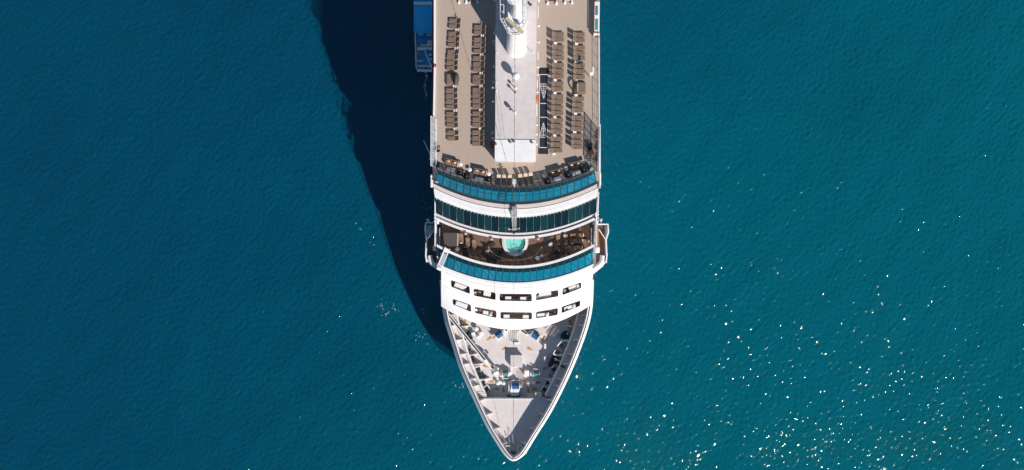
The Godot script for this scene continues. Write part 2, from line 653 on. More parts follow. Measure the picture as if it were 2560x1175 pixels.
func make_bow() -> void:
	var top = bow_line()
	var n = top.size()
	# the sloping outer face, the dark gutter and the thin inner rim of the bulwark
	var st = S()
	st.set_smooth_group(4)
	var outer = offset(top, 0.0, -0.85)
	var rim = offset(top, 0.52, 0.0)
	strip(st, outer, rim)
	part("bulwark_outer_face", st, M.cap_bright, ship)
	st = S()
	strip(st, offset(top, 0.52, -0.10), offset(top, 0.74, -0.10))
	strip(st, offset(top, 0.52, 0.0), offset(top, 0.52, -0.10))
	part("bulwark_gutter", st, M.dark_grey, ship)
	st = S()
	slab(st, offset(top, 0.72, 0.02), offset(top, 0.92, 0.02), 2.2)
	part("bulwark", st, M.bow_paint, ship)
	st = S()
	tube(st, offset(top, 0.84, 0.06), 0.09, 6)
	part("bulwark_rim", st, M.cap_bright, ship)
	# foredeck: the raised triangle in the bow
	var inner = offset(top, 0.9)
	var zf = P(0, 996, SHELF).z
	var fore = []
	for p in inner:
		if p.z > zf:
			fore.append(Vector3(p.x, SHELF, p.z))
	var clean = []
	for p in fore:
		if clean.is_empty() or p.distance_to(clean[-1]) > 0.25:
			clean.append(p)
	clean[0].z = zf
	clean[-1].z = zf
	st = S()
	prism(st, clean, 0.25)
	part("foredeck", st, M.bow_paint, ship)
	st = S()
	bx(st, Vector3((clean[0].x + clean[-1].x) * 0.5, (SHELF - 0.25 + MOOR) * 0.5, zf + 0.12), Vector3(clean[-1].x - clean[0].x, SHELF - 0.25 - MOOR, 0.16))
	part("foredeck_bulkhead", st, M.bow_paint, ship)
	st = S()
	bx(st, Vector3((clean[0].x + clean[-1].x) * 0.5, SHELF + 0.06, zf + 0.06), Vector3(clean[-1].x - clean[0].x - 0.3, 0.12, 0.10))
	part("foredeck_coaming", st, M.white, ship)
	# side shelves between the bulwark and the sunken mooring deck
	var half = n / 2
	for side in [0, 1]:
		var line: Array = top.slice(0, half) if side == 0 else top.slice(half)
		var A = []
		var B = []
		var w0 = offset(line, 0.9)
		var w1 = offset(line, 2.15)
		for i in line.size():
			if w0[i].z <= zf + 0.3 and w0[i].z > 7.0:
				A.append(Vector3(w0[i].x, SHELF - 0.006, minf(w0[i].z, zf)))
				B.append(Vector3(w1[i].x, SHELF - 0.006, minf(w1[i].z, zf)))
		st = S()
		slab(st, A, B, 0.22)
		part("side_shelf", st, M.bow_paint, ship)
		st = S()
		wall(st, B.map(func(p): return Vector3(p.x, MOOR, p.z)), SHELF - MOOR - 0.24, 0.12)
		part("side_bulkhead", st, M.bow_paint, ship)
		st = S()
		tube(st, B.map(func(p): return p + Vector3(0, 0.12, 0)), 0.10, 6)
		part("shelf_edge_rail", st, M.cap_bright, ship)
		railing(B, 1.05, 2.2, "shelf_railing")
	# mooring deck
	var ml = []
	for p in offset(top, 2.0):
		if p.z < zf and p.z > 7.0:
			ml.append(Vector3(p.x, MOOR, p.z))
	st = S()
	prism(st, [Vector3(ml[0].x, MOOR, 5.0)] + ml.filter(func(p): return p.x < 0) + [Vector3(-4.8, MOOR, zf), Vector3(4.8, MOOR, zf)] + ml.filter(func(p): return p.x > 0) + [Vector3(ml[-1].x, MOOR, 5.0)], 0.3)
	part("mooring_deck", st, M.bow_paint, ship)
	# pipes and small fittings along both shelves
	for side in [0, 1]:
		var line: Array = top.slice(0, half) if side == 0 else top.slice(half)
		for off in [2.45, 2.75]:
			var run = []
			for p in offset(line, off):
				if p.z < zf - 0.8 and p.z > 13.2:
					run.append(Vector3(p.x, MOOR + 0.22 + (off - 2.45), p.z))
			st = S()
			tube(st, run, 0.05, 5)
			part("side_pipe_run", st, M.mid_grey if off > 2.5 else M.warm_white, ship)
			for p in along(run, 1.6):
				st = S()
				soft_box(st, p + Vector3(0, -0.02, 0), Vector3(rng.randf_range(0.14, 0.4), rng.randf_range(0.2, 0.5), rng.randf_range(0.14, 0.4)), 0.04, Basis(Vector3.UP, rng.randf() * 3.0))
				part("deck_fitting", st, [M.white, M.dark_grey, M.mid_grey, M.cushion_cream][rng.randi() % 4], ship)
	# brackets that stiffen the bulwark, and webs below the shelf
	var rows = [786, 812, 848, 883, 908, 945, 962, 997, 1032, 1068, 1104]
	for side in [0, 1]:
		for py in rows:
			var z = P(0, py, SHELF).z
			var best = inner[0] as Vector3
			for k in n - 1:
				var a: Vector3 = inner[k]
				var b: Vector3 = inner[k + 1]
				if (a.x < 0.1) == (side == 0) and (a.z - z) * (b.z - z) <= 0.0:
					best = a.lerp(b, clampf((z - a.z) / (b.z - a.z + 0.00001), 0, 1))
			var s = 1.0 if side == 0 else -1.0
			var reach = 1.15
			st = S()
			var c = Vector3(best.x, SHELF, z)
			for dz in [-0.03, 0.03]:
				tri(st, c + Vector3(0, 0, dz), c + Vector3(0, 1.85, dz), c + Vector3(s * reach, 0, dz))
			quad(st, c + Vector3(0, 1.85, -0.03), c + Vector3(0, 1.85, 0.03), c + Vector3(s * reach, 0, 0.03), c + Vector3(s * reach, 0, -0.03))
			part("bulwark_bracket", st, M.white, ship)
	for side in [0, 1]:
		for py in [814, 848, 884, 908, 945]:
			var z = P(0, py, MOOR).z
			var best = Vector3.ZERO
			var w1 = offset(top, 2.15)
			for k in n - 1:
				var a: Vector3 = w1[k]
				var b: Vector3 = w1[k + 1]
				if (a.x < 0.1) == (side == 0) and (a.z - z) * (b.z - z) <= 0.0:
					best = a.lerp(b, clampf((z - a.z) / (b.z - a.z + 0.00001), 0, 1))
			var s = 1.0 if side == 0 else -1.0
			st = S()
			var c = Vector3(best.x, MOOR, z)
			var l = 1.5 if py < 900 else 1.9
			for dz in [-0.05, 0.05]:
				quad(st, c + Vector3(0, 0, dz), c + Vector3(0, 1.66, dz), c + Vector3(s * l * 0.35, 1.66, dz), c + Vector3(s * l, 0, dz))
			quad(st, c + Vector3(0, 1.66, -0.05), c + Vector3(0, 1.66, 0.05), c + Vector3(s * l * 0.35, 1.66, 0.05), c + Vector3(s * l * 0.35, 1.66, -0.05))
			quad(st, c + Vector3(s * l * 0.35, 1.66, -0.05), c + Vector3(s * l * 0.35, 1.66, 0.05), c + Vector3(s * l, 0, 0.05), c + Vector3(s * l, 0, -0.05))
			part("deck_web", st, M.white, ship)

# ---------------------------------------------------------------- the white curved front with two rows of balcony openings
const OPEN := [
	[[1127, 700], [1174, 717], [1175, 735], [1128, 717]], [[1184, 721.5], [1239, 732], [1239, 750], [1184.5, 739]], [[1249, 734.5], [1329, 735], [1330, 753.5], [1249, 752]], [[1340, 734], [1396, 725], [1396, 741], [1340, 751]], [[1406, 722], [1453, 705], [1453, 721], [1406, 738]],
	[[1131.5, 747], [1177, 762], [1178, 780], [1132, 761]], [[1187, 767], [1241, 777], [1241, 795], [1187, 782]], [[1251, 780], [1330, 781], [1330, 798.5], [1251, 796.5]], [[1340, 780], [1395, 770], [1394, 787.5], [1340, 796.5]], [[1404, 767], [1451, 751], [1450, 766], [1404, 783]]]
const FX0 := 1103.0
const FX1 := 1481.0

func front_top(x: float) -> float:
	return bow_y(710.0, 50.0, x)

func front_low(x: float) -> float:
	return bow_y(824.0, 69.0, x)

func front_h(x: float, y: float) -> float:
	var v = clampf((y - front_top(x)) / (front_low(x) - front_top(x)), -0.1, 1.0)
	return 21.0 - 1.0 * v - 3.5 * v * v

func FP(x: float, y: float, drop := 0.0) -> Vector3:
	return P(x, y, front_h(x, y)) - Vector3(0, drop, 0)

func hole_ring(c: Array, n: int) -> Array:                # a rounded opening, n points per side and corner
	var r = []
	for i in 4:
		var a = Vector2(c[i][0], c[i][1])
		var p = Vector2(c[(i + 3) % 4][0], c[(i + 3) % 4][1])
		var q = Vector2(c[(i + 1) % 4][0], c[(i + 1) % 4][1])
		var s = a + (p - a).normalized() * 4.0
		var e = a + (q - a).normalized() * 4.0
		for k in 5:
			var t = k / 4.0
			r.append(s.lerp(a, t).lerp(a.lerp(e, t), t))
		var qs = q + (a - q).normalized() * 4.0
		for k in range(1, n):
			r.append(e.lerp(qs, float(k) / n))
	return r

func make_facade() -> void:
	var st = S()
	st.set_smooth_group(5)
	var xs = [FX0, 1120.0, 1180.0, 1244.5, 1335.0, 1400.5, 1460.0, FX1]
	# rows of v from the top edge to the bottom edge; the two rows of openings are left to the cells
	var vs = [0.0, 0.045, 0.43, 0.46, 0.86, 1.0]
	var YV = func(x: float, v: float) -> float: return lerpf(front_top(x), front_low(x), v)
	for r in 5:
		for c in 7:
			var hole: bool = (r == 1 or r == 3) and c >= 1 and c <= 5
			if hole:
				var o: Array = OPEN[(c - 1) + (0 if r == 1 else 5)]
				var inner = hole_ring(o, 7)
				var outer = []
				var x0: float = xs[c]
				var x1: float = xs[c + 1]
				var mid = Vector2.ZERO
				for p in inner:
					mid += p
				mid /= inner.size()
				# walk round the cell so that each point of the opening has its partner on the edge of the cell
				for i in 4:
					for k in 11:
						var xx: float
						var vv: float
						var f = clampf((k - 4.0) / 7.0, 0.0, 1.0) * 0.8 + 0.1 if k >= 5 else 0.05 * maxf(0.0, k - 2.0)
						var g = 0.9 + 0.05 * k if k < 2 else -1.0
						var e = i
						if g >= 0.0:
							e = (i + 3) % 4
							f = g
						if k == 2:
							f = 0.0
						if e == 0:
							xx = lerpf(x0, x1, f)
							vv = vs[r]
						elif e == 1:
							xx = x1
							vv = lerpf(vs[r], vs[r + 1], f)
						elif e == 2:
							xx = lerpf(x1, x0, f)
							vv = vs[r + 1]
						else:
							xx = x0
							vv = lerpf(vs[r + 1], vs[r], f)
						outer.append(Vector2(xx, YV.call(xx, vv)))
				for i in inner.size():
					var j: int = (i + 1) % inner.size()
					var a: Vector2 = outer[i]
					var b: Vector2 = outer[j]
					var d: Vector2 = inner[j]
					var e2: Vector2 = inner[i]
					for k in 3:
						var t0 = k / 3.0
						var t1 = (k + 1) / 3.0
						var A = a.lerp(e2, t0)
						var B = b.lerp(d, t0)
						var C = b.lerp(d, t1)
						var D = a.lerp(e2, t1)
						quad(st, FP(A.x, A.y), FP(B.x, B.y), FP(C.x, C.y), FP(D.x, D.y))
				continue
			var nx: int = 8
			var ny: int = 6 if r in [1, 3] else 3
			for i in nx:
				for j in ny:
					var xa = lerpf(xs[c], xs[c + 1], float(i) / nx)
					var xb = lerpf(xs[c], xs[c + 1], float(i + 1) / nx)
					var va = lerpf(vs[r], vs[r + 1], float(j) / ny)
					var vb = lerpf(vs[r], vs[r + 1], float(j + 1) / ny)
					quad(st, FP(xa, YV.call(xa, va)), FP(xb, YV.call(xb, va)), FP(xb, YV.call(xb, vb)), FP(xa, YV.call(xa, vb)))
	part("curved_front", st, M.white_gloss, ship)
	# sides and underside
	for x in [FX0, FX1]:
		st = S()
		var A = []
		for k in 9:
			A.append(FP(x, YV.call(x, k / 8.0)))
		strip(st, A, A.map(func(p): return Vector3(p.x, MOOR, p.z)))
		part("front_side_wall", st, M.white_gloss, ship)
	st = S()
	var low = []
	for k in 33:
		var x = lerpf(FX0, FX1, k / 32.0)
		low.append(FP(x, front_low(x)))
	slab(st, low.map(func(p): return p + Vector3(0, 0.012, 0.03)), low.map(func(p): return p + Vector3(0, 0.012, -0.35)), 0.35)
	part("front_lower_lip", st, M.white_gloss, ship)
	# fine welded seams that follow the curve
	for v in [0.03, 0.09, 0.445]:
		st = S()
		var line = []
		for k in 49:
			var x = lerpf(FX0 + 3, FX1 - 3, k / 48.0)
			line.append(FP(x, YV.call(x, v)) + Vector3(0, 0.01, 0))
		tube(st, line, 0.016, 4)
		part("seam", st, M.steel, ship)
	# plate joints down the front and faint runs of dirty water below the openings
	for x in [1180.0, 1244.5, 1400.5]:
		st = S()
		var line = []
		for k in 17:
			line.append(FP(x, YV.call(x, 0.01 + k / 16.0 * 0.97)) + Vector3(0, 0.002, 0))
		tube(st, line, 0.010, 4)
		part("plate_joint", st, M.warm_white, ship)
	for k in 26:
		var x = rng.randf_range(FX0 + 12, FX1 - 12)
		var v0 = rng.randf_range(0.05, 0.9)
		var v1 = minf(0.98, v0 + rng.randf_range(0.03, 0.12))
		var hw = rng.randf_range(0.2, 0.7)
		st = S()
		var ok = true
		for o in OPEN:
			var mx: float = (o[0][0] + o[1][0]) * 0.5
			var my: float = (o[0][1] + o[2][1]) * 0.5
			if absf(x - mx) < 46 and YV.call(x, v1) > my - 20 and YV.call(x, v0) < my + 20:
				ok = false
		if not ok:
			continue
		for j in 3:
			var a = lerpf(v0, v1, j / 3.0)
			var b = lerpf(v0, v1, (j + 1) / 3.0)
			var wa = hw * (1.0 - j / 3.2)
			var wb = hw * (1.0 - (j + 1) / 3.2)
			var up = Vector3(0, 0.006, 0)
			quad(st, FP(x - wa, YV.call(x, a)) + up, FP(x + wa, YV.call(x, a)) + up, FP(x + wb, YV.call(x, b)) + up, FP(x - wb, YV.call(x, b)) + up)
		part("dirt_run", st, M.warm_white, ship)
	# each opening: a rim with thickness, and a small teak balcony sunk behind it
	for q in OPEN.size():
		var o: Array = OPEN[q]
		var bal = group_part("balcony", ship)
		var ring = hole_ring(o, 7)
		st = S()
		st.set_smooth_group(6)
		var T = ring.map(func(p): return FP(p.x, p.y, 0.0))
		T.append(T[0])
		strip(st, T, T.map(func(p): return p - Vector3(0, 0.28, 0)))
		part("opening_rim", st, M.white_gloss, bal)
		var c = Vector2.ZERO
		for p in o:
			c += Vector2(p[0], p[1]) / 4.0
		var fl: float = balcony_floor(q)
		var big = []
		for p in o:
			var w = c + (Vector2(p[0], p[1]) - c) * Vector2(1.05, 1.0)
			big.append(P(w.x, w.y + (-9.0 if p[1] < c.y and (p == o[0] or p == o[1]) else 0.5), fl))
		# planks
		var nb = 7
		for k in nb:
			var a: Vector3 = big[0].lerp(big[3], (k + 0.04) / nb)
			var b: Vector3 = big[1].lerp(big[2], (k + 0.04) / nb)
			var d: Vector3 = big[1].lerp(big[2], (k + 0.96) / nb)
			var e: Vector3 = big[0].lerp(big[3], (k + 0.96) / nb)
			st = S()
			prism(st, [a, b, d, e], 0.05)
			part("plank", st, M.teak_balcony, bal)
		st = S()
		wall(st, [big[3], big[0], big[1], big[2], big[3]].map(func(p): return p - Vector3(0, 0.06, 0)), 0.35, 0.06)
		part("balcony_wall", st, M.teak_balcony, bal)

func balcony_floor(q: int) -> float:
	var c = Vector2.ZERO
	for p in OPEN[q]:
		c += Vector2(p[0], p[1]) / 4.0
	return front_h(c.x, c.y) - 1.35

# ---------------------------------------------------------------- sloping glass bands (sun deck and terrace)
func glass_band(y_base: float, y_rail: float, k_base: float, k_rail: float, h0: float, h1: float, xl: float, xr: float, n: int, floor_y: float) -> void:
	var base = arc(y_base, k_base, h0, xl, xr, n)
	var rail = []
	var edge = []
	for i in n + 1:
		var x = lerpf(xl, xr, float(i) / n)
		# the bars lean in towards the middle of the ship
		var xx = MID + (x - MID) * 0.975
		rail.append(P(xx, bow_y(y_rail, k_rail, xx), h1))
	var floor_in = arc(floor_y, k_rail, h0 - 0.02, xl, xr, 40)
	var floor_out = arc(y_base, k_base, h0 - 0.02, xl, xr, 40)
	var st = S()
	slab(st, floor_in, floor_out, 0.05)
	part("blue_gutter_floor", st, M.blue_floor, ship)
	for i in n:
		st = S()
		var inset = 0.06 / base[i].distance_to(base[i + 1])
		var a: Vector3 = base[i].lerp(base[i + 1], inset)
		var b: Vector3 = base[i + 1].lerp(base[i], inset)
		var c: Vector3 = rail[i + 1].lerp(rail[i], inset)
		var d: Vector3 = rail[i].lerp(rail[i + 1], inset)
		var cut = 0.70
		var lift = Vector3(0, 0.004, 0)
		quad(st, a.lerp(d, cut - 0.008), b.lerp(c, cut - 0.008), b, a)
		part("glass_panel", st, [M.blue_glass, M.blue_glass_pale, M.blue_glass_deep, M.blue_glass][rng.randi() % 4], ship)
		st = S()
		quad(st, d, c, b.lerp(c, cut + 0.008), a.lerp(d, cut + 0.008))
		part("shade_band_panel", st, M.shade_glass, ship)  # dark band painted for the shaded deck seen through the glass
	for i in n + 1:
		st = S()
		cy(st, base[i] + Vector3(0, 0.03, 0), rail[i] + Vector3(0, 0.03, 0), 0.085, 0.075, 6)
		part("mullion", st, M.frame_dark, ship)
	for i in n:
		# mullion shadows added as bars, each from a foot up to the left
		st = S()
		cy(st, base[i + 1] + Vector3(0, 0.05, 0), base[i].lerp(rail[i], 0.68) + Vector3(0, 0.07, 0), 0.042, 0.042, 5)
		part("shadow_bar", st, M.frame_dark, ship)

func make_terrace() -> void:
	var st = S()
	slab(st, arc(560, 50, 21.0, 1104, 1482, 30), arc(680, 54, 21.0, 1104, 1482, 30), 0.04)
	part("terrace_deck", st, M.teak, ship)
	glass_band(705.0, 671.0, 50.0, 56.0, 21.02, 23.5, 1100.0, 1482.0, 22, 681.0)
	# broad white handrail on top of the glass
	st = S()
	slab(st, arc(664.5, 56, 23.64, 1092, 1486, 40), arc(671.0, 56, 23.64, 1092, 1486, 40), 0.16)
	part("terrace_handrail", st, M.white, ship)
	st = S()
	slab(st, arc(704.2, 50, 21.14, 1099, 1483, 40), arc(709.5, 50, 21.14, 1099, 1483, 40), 0.2)
	part("glass_sill", st, M.frame_dark, ship)
	st = S()
	slab(st, arc(706.5, 50, 21.2, 1098, 1484, 40), arc(712.0, 50, 21.2, 1098, 1484, 40), 0.3)
	part("front_cap", st, M.white_gloss, ship)
	# side windows and side walls of the terrace
	for s in [0, 1]:
		var x0 = 1094.0 if s == 0 else 1482.5
		var x1 = 1104.0 if s == 0 else 1482.5
		var a = P(1091.5 if s == 0 else 1487.0, 560, 21.0)
		var b = P(1091.5 if s == 0 else 1487.0, 614, 21.0)
		st = S()
		wall(st, [a, b], 0.9, 0.14)
		part("terrace_side_wall", st, M.white, ship)
		st = S()
		for k in 4:
			var p = a.lerp(b, k / 3.0)
			cy(st, p, p + Vector3(0, 2.4, 0), 0.07, 0.07, 6)
		tube(st, [a + Vector3(0, 2.4, 0), b + Vector3(0, 2.4, 0)], 0.1, 6)
		part("terrace_side_frame", st, M.white, ship)
		for k in 3:
			st = S()
			var p = a.lerp(b, k / 3.0 + 0.03)
			var q = a.lerp(b, k / 3.0 + 0.30)
			quad(st, p + Vector3(0, 0.92, 0), q + Vector3(0, 0.92, 0), q + Vector3(0, 2.3, 0), p + Vector3(0, 2.3, 0))
			part("terrace_side_pane", st, M.pale_glass if s == 0 else M.screen_glass, ship)
		# a second, inner handrail
		var off = P(1101.0 if s == 0 else 1477.0, 570, 21.0)
		var off2 = P(1101.0 if s == 0 else 1477.0, 616, 21.0)
		railing([off, off2], 1.2, 1.0, "inner_railing")
		# glazed corner beside the sloping glass
		st = S()
		var g0 = P(1091.5 if s == 0 else 1486.0, 616, 21.05)
		var g1 = P(1100.0 if s == 0 else 1482.0, 655, 21.05)
		quad(st, g0, g1, g1 + Vector3(0, 0.2, 0), g0 + Vector3(0, 1.95, 0))
		part("corner_pane", st, M.pale_glass, ship)
	# plunge pool, half of it under the roof edge
	var pool = group_part("plunge_pool", ship)
	var c = P(1288, 606, 21.55)
	var u = func(rx: float, rz: float, h: float) -> Array:
		var r = [Vector3(c.x - rx, h, c.z - 2.6), Vector3(c.x + rx, h, c.z - 2.6)]
		for k in 21:
			var w = PI * k / 20.0
			r.append(Vector3(c.x + cos(w) * rx, h, c.z + sin(w) * rz))
		return r
	var ring = func(R: Array, Q: Array) -> Array:
		return [R.slice(1) + [R[0]], Q.slice(1) + [Q[0]]]
	var o1: Array = u.call(2.13, 2.22, 21.55)
	var o2: Array = u.call(1.72, 1.86, 21.55)
	st = S()
	slab(st, o1.slice(1) + [o1[0]], o2.slice(1) + [o2[0]], 0.55)
	part("pool_rim", st, M.warm_white, pool)
	var o3: Array = u.call(1.80, 1.94, 21.62)
	var o4: Array = u.call(1.66, 1.79, 21.62)
	st = S()
	slab(st, o3.slice(1) + [o3[0]], o4.slice(1) + [o4[0]], 0.1)
	part("pool_coping", st, M.white, pool)
	st = S()
	prism(st, u.call(1.74, 1.88, 21.16), 0.1)
	part("pool_floor", st, M.pool_tile, pool)
	# seat ledge and steps inside the pool, dark bench along the right-hand side
	st = S()
	var A = []
	var B = []
	for k in 13:
		var w = lerpf(-0.15, 1.45, k / 12.0)
		A.append(c + Vector3(cos(w) * 1.66, -0.22, sin(w) * 1.78))
		B.append(c + Vector3(cos(w) * 1.12, -0.22, sin(w) * 1.12))
	slab(st, A, B, 0.14)
	part("pool_bench", st, M.pool_dark, pool)
	st = S()
	A = []
	B = []
	for k in 9:
		var w = lerpf(0.25, 0.95, k / 8.0)
		A.append(c + Vector3(cos(w) * 1.52, -0.18, sin(w) * 1.6))
		B.append(c + Vector3(cos(w) * 1.36, -0.18, sin(w) * 1.4))
	slab(st, A, B, 0.03)
	part("pool_bench_light_tiles", st, M.pool_tile, pool)
	for k in 4:
		st = S()
		bx(st, c + Vector3(0.22, -0.30 + 0.05 * k, 1.02 + 0.2 * k), Vector3(0.62, 0.10, 0.16))
		part("pool_step", st, M.pool_tile if k % 2 else M.white, pool)
	st = S()
	var hoop = []
	for k in 17:
		var w = TAU * k / 16.0
		hoop.append(c + Vector3(-0.15 + cos(w) * 0.55, -0.2, 0.75 + sin(w) * 0.42))
	tube(st, hoop, 0.025, 4)
	part("pool_grab_rail", st, M.pool_dark, pool)
	st = S()
	prism(st, u.call(1.72, 1.86, 21.46), 0.008)
	part("pool_water", st, water_sheet(), pool)
	# a curved low screen in front of the pool
	st = S()
	var scr = []
	for k in 31:
		var w = lerpf(0.2, PI - 0.2, k / 30.0)
		scr.append(P(1288 - cos(w) * 68, 608 + sin(w) * 42, 21.0))
	tube(st, scr.map(func(p): return p + Vector3(0, 0.75, 0)), 0.045, 6)
	for p in along(scr, 0.9):
		cy(st, p, p + Vector3(0, 0.75, 0), 0.025, 0.025, 5)
	part("pool_screen_rail", st, M.cushion_cream, ship)
	# chequered shadows round the pool, painted as alternating light and dark planks
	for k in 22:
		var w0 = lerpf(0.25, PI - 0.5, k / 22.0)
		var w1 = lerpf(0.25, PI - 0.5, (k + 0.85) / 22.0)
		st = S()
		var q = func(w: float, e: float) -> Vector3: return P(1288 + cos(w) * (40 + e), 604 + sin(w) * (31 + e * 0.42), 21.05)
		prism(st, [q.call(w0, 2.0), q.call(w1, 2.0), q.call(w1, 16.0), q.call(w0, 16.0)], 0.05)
		part("shadow_chequer", st, M.cushion_tan if k % 2 else M.wicker, ship)

func water_sheet() -> StandardMaterial3D:
	return glass("pool_water", 0.05, 0.5, 0.45, 0.10)

# ---------------------------------------------------------------- bridge wings
func make_bridge_wings() -> void:
	var sides = [
		[[[1090, 557], [1066, 557], [1065, 574], [1068, 600], [1066.5, 640], [1069, 655], [1075, 664], [1096, 677], [1106, 684]], 1091.0],
		[[[1489, 561], [1518, 561], [1519, 580], [1513, 600], [1515, 640], [1513, 657], [1507, 666], [1490, 680], [1482, 686]], 1487.0]]
	for s in 2:
		var pts: Array = sides[s][0].map(func(p): return P(p[0], p[1], 17.20))
		var xin: float = sides[s][1]
		var st = S()
		prism(st, pts + [P(xin + (14 if s == 0 else -6), 684, 17.20), P(xin, 557 if s == 0 else 561, 17.20)], 0.5)
		part("bridge_wing_floor", st, M.white, ship)
		# teak planking
		var lane = 7
		for k in lane:
			var a = lerpf(1071.0 if s == 0 else 1490.5, 1091.0 if s == 0 else 1511.5, k / float(lane))
			var b = lerpf(1071.0 if s == 0 else 1490.5, 1091.0 if s == 0 else 1511.5, (k + 0.94) / lane)
			st = S()
			var y_low = 652.0 + 12.0 * ((k + 0.5) / lane) if s == 0 else 664.0 - 9.0 * ((k + 0.5) / lane)
			prism(st, [P(a, 566, 17.24), P(b, 566, 17.24), P(b, y_low, 17.24), P(a, y_low, 17.24)], 0.03)
			part("wing_plank", st, M.teak if s == 0 else M.teak_orange, ship)
		st = S()
		wall(st, pts.slice(0, 6), 1.15, 0.22)
		part("wing_bulwark", st, M.white, ship)
		# the front of the wing slopes down and outwards
		st = S()
		st.set_smooth_group(7)
		var front = pts.slice(4)
		var mid = Vector3.ZERO
		for p in front:
			mid += p / front.size()
		var upper = []
		var lower = []
		var inn = []
		for i in front.size():
			var p: Vector3 = front[i]
			var c = P(1130.0 if s == 0 else 1450.0, 628, 17.20)
			var d = (c - p)
			d.y = 0
			d = d.normalized()
			lower.append(p + Vector3(0, -0.4, 0))
			upper.append(p + d * 0.45 + Vector3(0, 1.25, 0))
			inn.append(p + d * 1.05 + Vector3(0, 1.25, 0))
		strip(st, lower, upper)
		strip(st, upper, inn)
		strip(st, inn, inn.map(func(p): return p - Vector3(0, 1.25, 0)))
		part("wing_front", st, M.white_gloss, ship)
		# underside and bracing of the wing
		st = S()
		var root_x: float = P(1098.0 if s == 0 else 1484.0, 0, 15).x
		prism(st, [P(1080 if s == 0 else 1500, 580, 16.70), P(1080 if s == 0 else 1500, 660, 16.70), Vector3(root_x, 16.70, 5.0), Vector3(root_x, 16.70, -1.0)], 1.4)
		part("wing_bracket", st, M.white, ship)
		# dark grating and a locker
		var gx = 1079.0 if s == 0 else 1504.0
		st = S()
		for k in 8:
			bx(st, P(gx, 624 + k * 3.4, 17.32), Vector3(0.6, 0.05, 0.12))
		for e in [-0.3, 0.0, 0.3]:
			bx(st, P(gx, 636, 17.29) + Vector3(e, 0, 0), Vector3(0.06, 0.05, 1.85))
		part("wing_grating", st, M.frame_dark if s == 0 else M.mid_grey, ship)
		st = S()
		soft_box(st, P(1087.5 if s == 0 else 1492.5, 620 if s == 0 else 624.5, 17.90), Vector3(0.55, 1.5, 1.0) if s == 0 else Vector3(0.75, 1.5, 1.05), 0.15)
		part("wing_console", st, M.white_gloss, ship)
		# glazed shelter at the after end
		st = S()
		var sg = P(1067 if s == 0 else 1495, 563, 17.30)
		var sg2 = P(1089 if s == 0 else 1512, 563, 17.30)
		var sh = [sg, sg2, P(1089 if s == 0 else 1512, 574 if s == 0 else 600, 17.30), P(1071 if s == 0 else 1494, 598 if s == 0 else 573, 17.30)]
		if s == 0:
			prism(st, sh.map(func(p): return p + Vector3(0, 1.5, 0)), 0.02)
			part("shelter_glass", st, M.side_glass, ship)
		st = S()
		tube(st, [sh[2] + Vector3(0, 1.5, 0), sh[3] + Vector3(0, 1.5, 0)], 0.09, 6)
		if s == 0:
			for e in [1073.0, 1080.0]:
				tube(st, [P(e, 563, 18.82), P(e, 590 - (e - 1071) * 0.8, 18.82)], 0.03, 4)
		part("shelter_bar", st, M.white, ship)
		if s == 1:
			for k in 4:
				st = S()
				var e = 1494.5 + k * 4.4
				prism(st, [P(e, 563, 17.45), P(e + 3.6, 563, 17.45), P(e + 3.6, 575 + k * 6, 17.45), P(e, 573 + k * 6, 17.45)], 0.1)
				part("shelter_plank", st, M.wicker, ship)
		# searchlight on its post
		var light = group_part("searchlight", ship)
		var lp = P(1070 if s == 0 else 1502, 549.5, 18.90)
		st = S()
		cy(st, P(1078 if s == 0 else 1504, 560, 17.30), lp, 0.07, 0.06, 8)
		part("searchlight_post", st, M.white, light)
		st = S()
		lathe(st, lp, [[0.0, -0.2], [0.2, -0.2], [0.27, 0.0], [0.27, 0.28], [0.0, 0.34]], 12, Basis(Vector3.RIGHT, -0.6))
		part("searchlight_drum", st, M.cushion_cream if s == 1 else M.white, light)
		st = S()
		lathe(st, lp + Vector3(0, 0.2, -0.25), [[0.0, 0.0], [0.22, 0.0], [0.24, 0.12], [0.0, 0.14]], 12, Basis(Vector3.RIGHT, -0.8))
		part("searchlight_lens", st, M.dark_grey, light)
		st = S()
		soft_box(st, P(1067 if s == 0 else 1513, 584, 18.20), Vector3(0.22, 0.5, 0.3), 0.05)
		part("wing_lamp_box", st, M.red, ship)

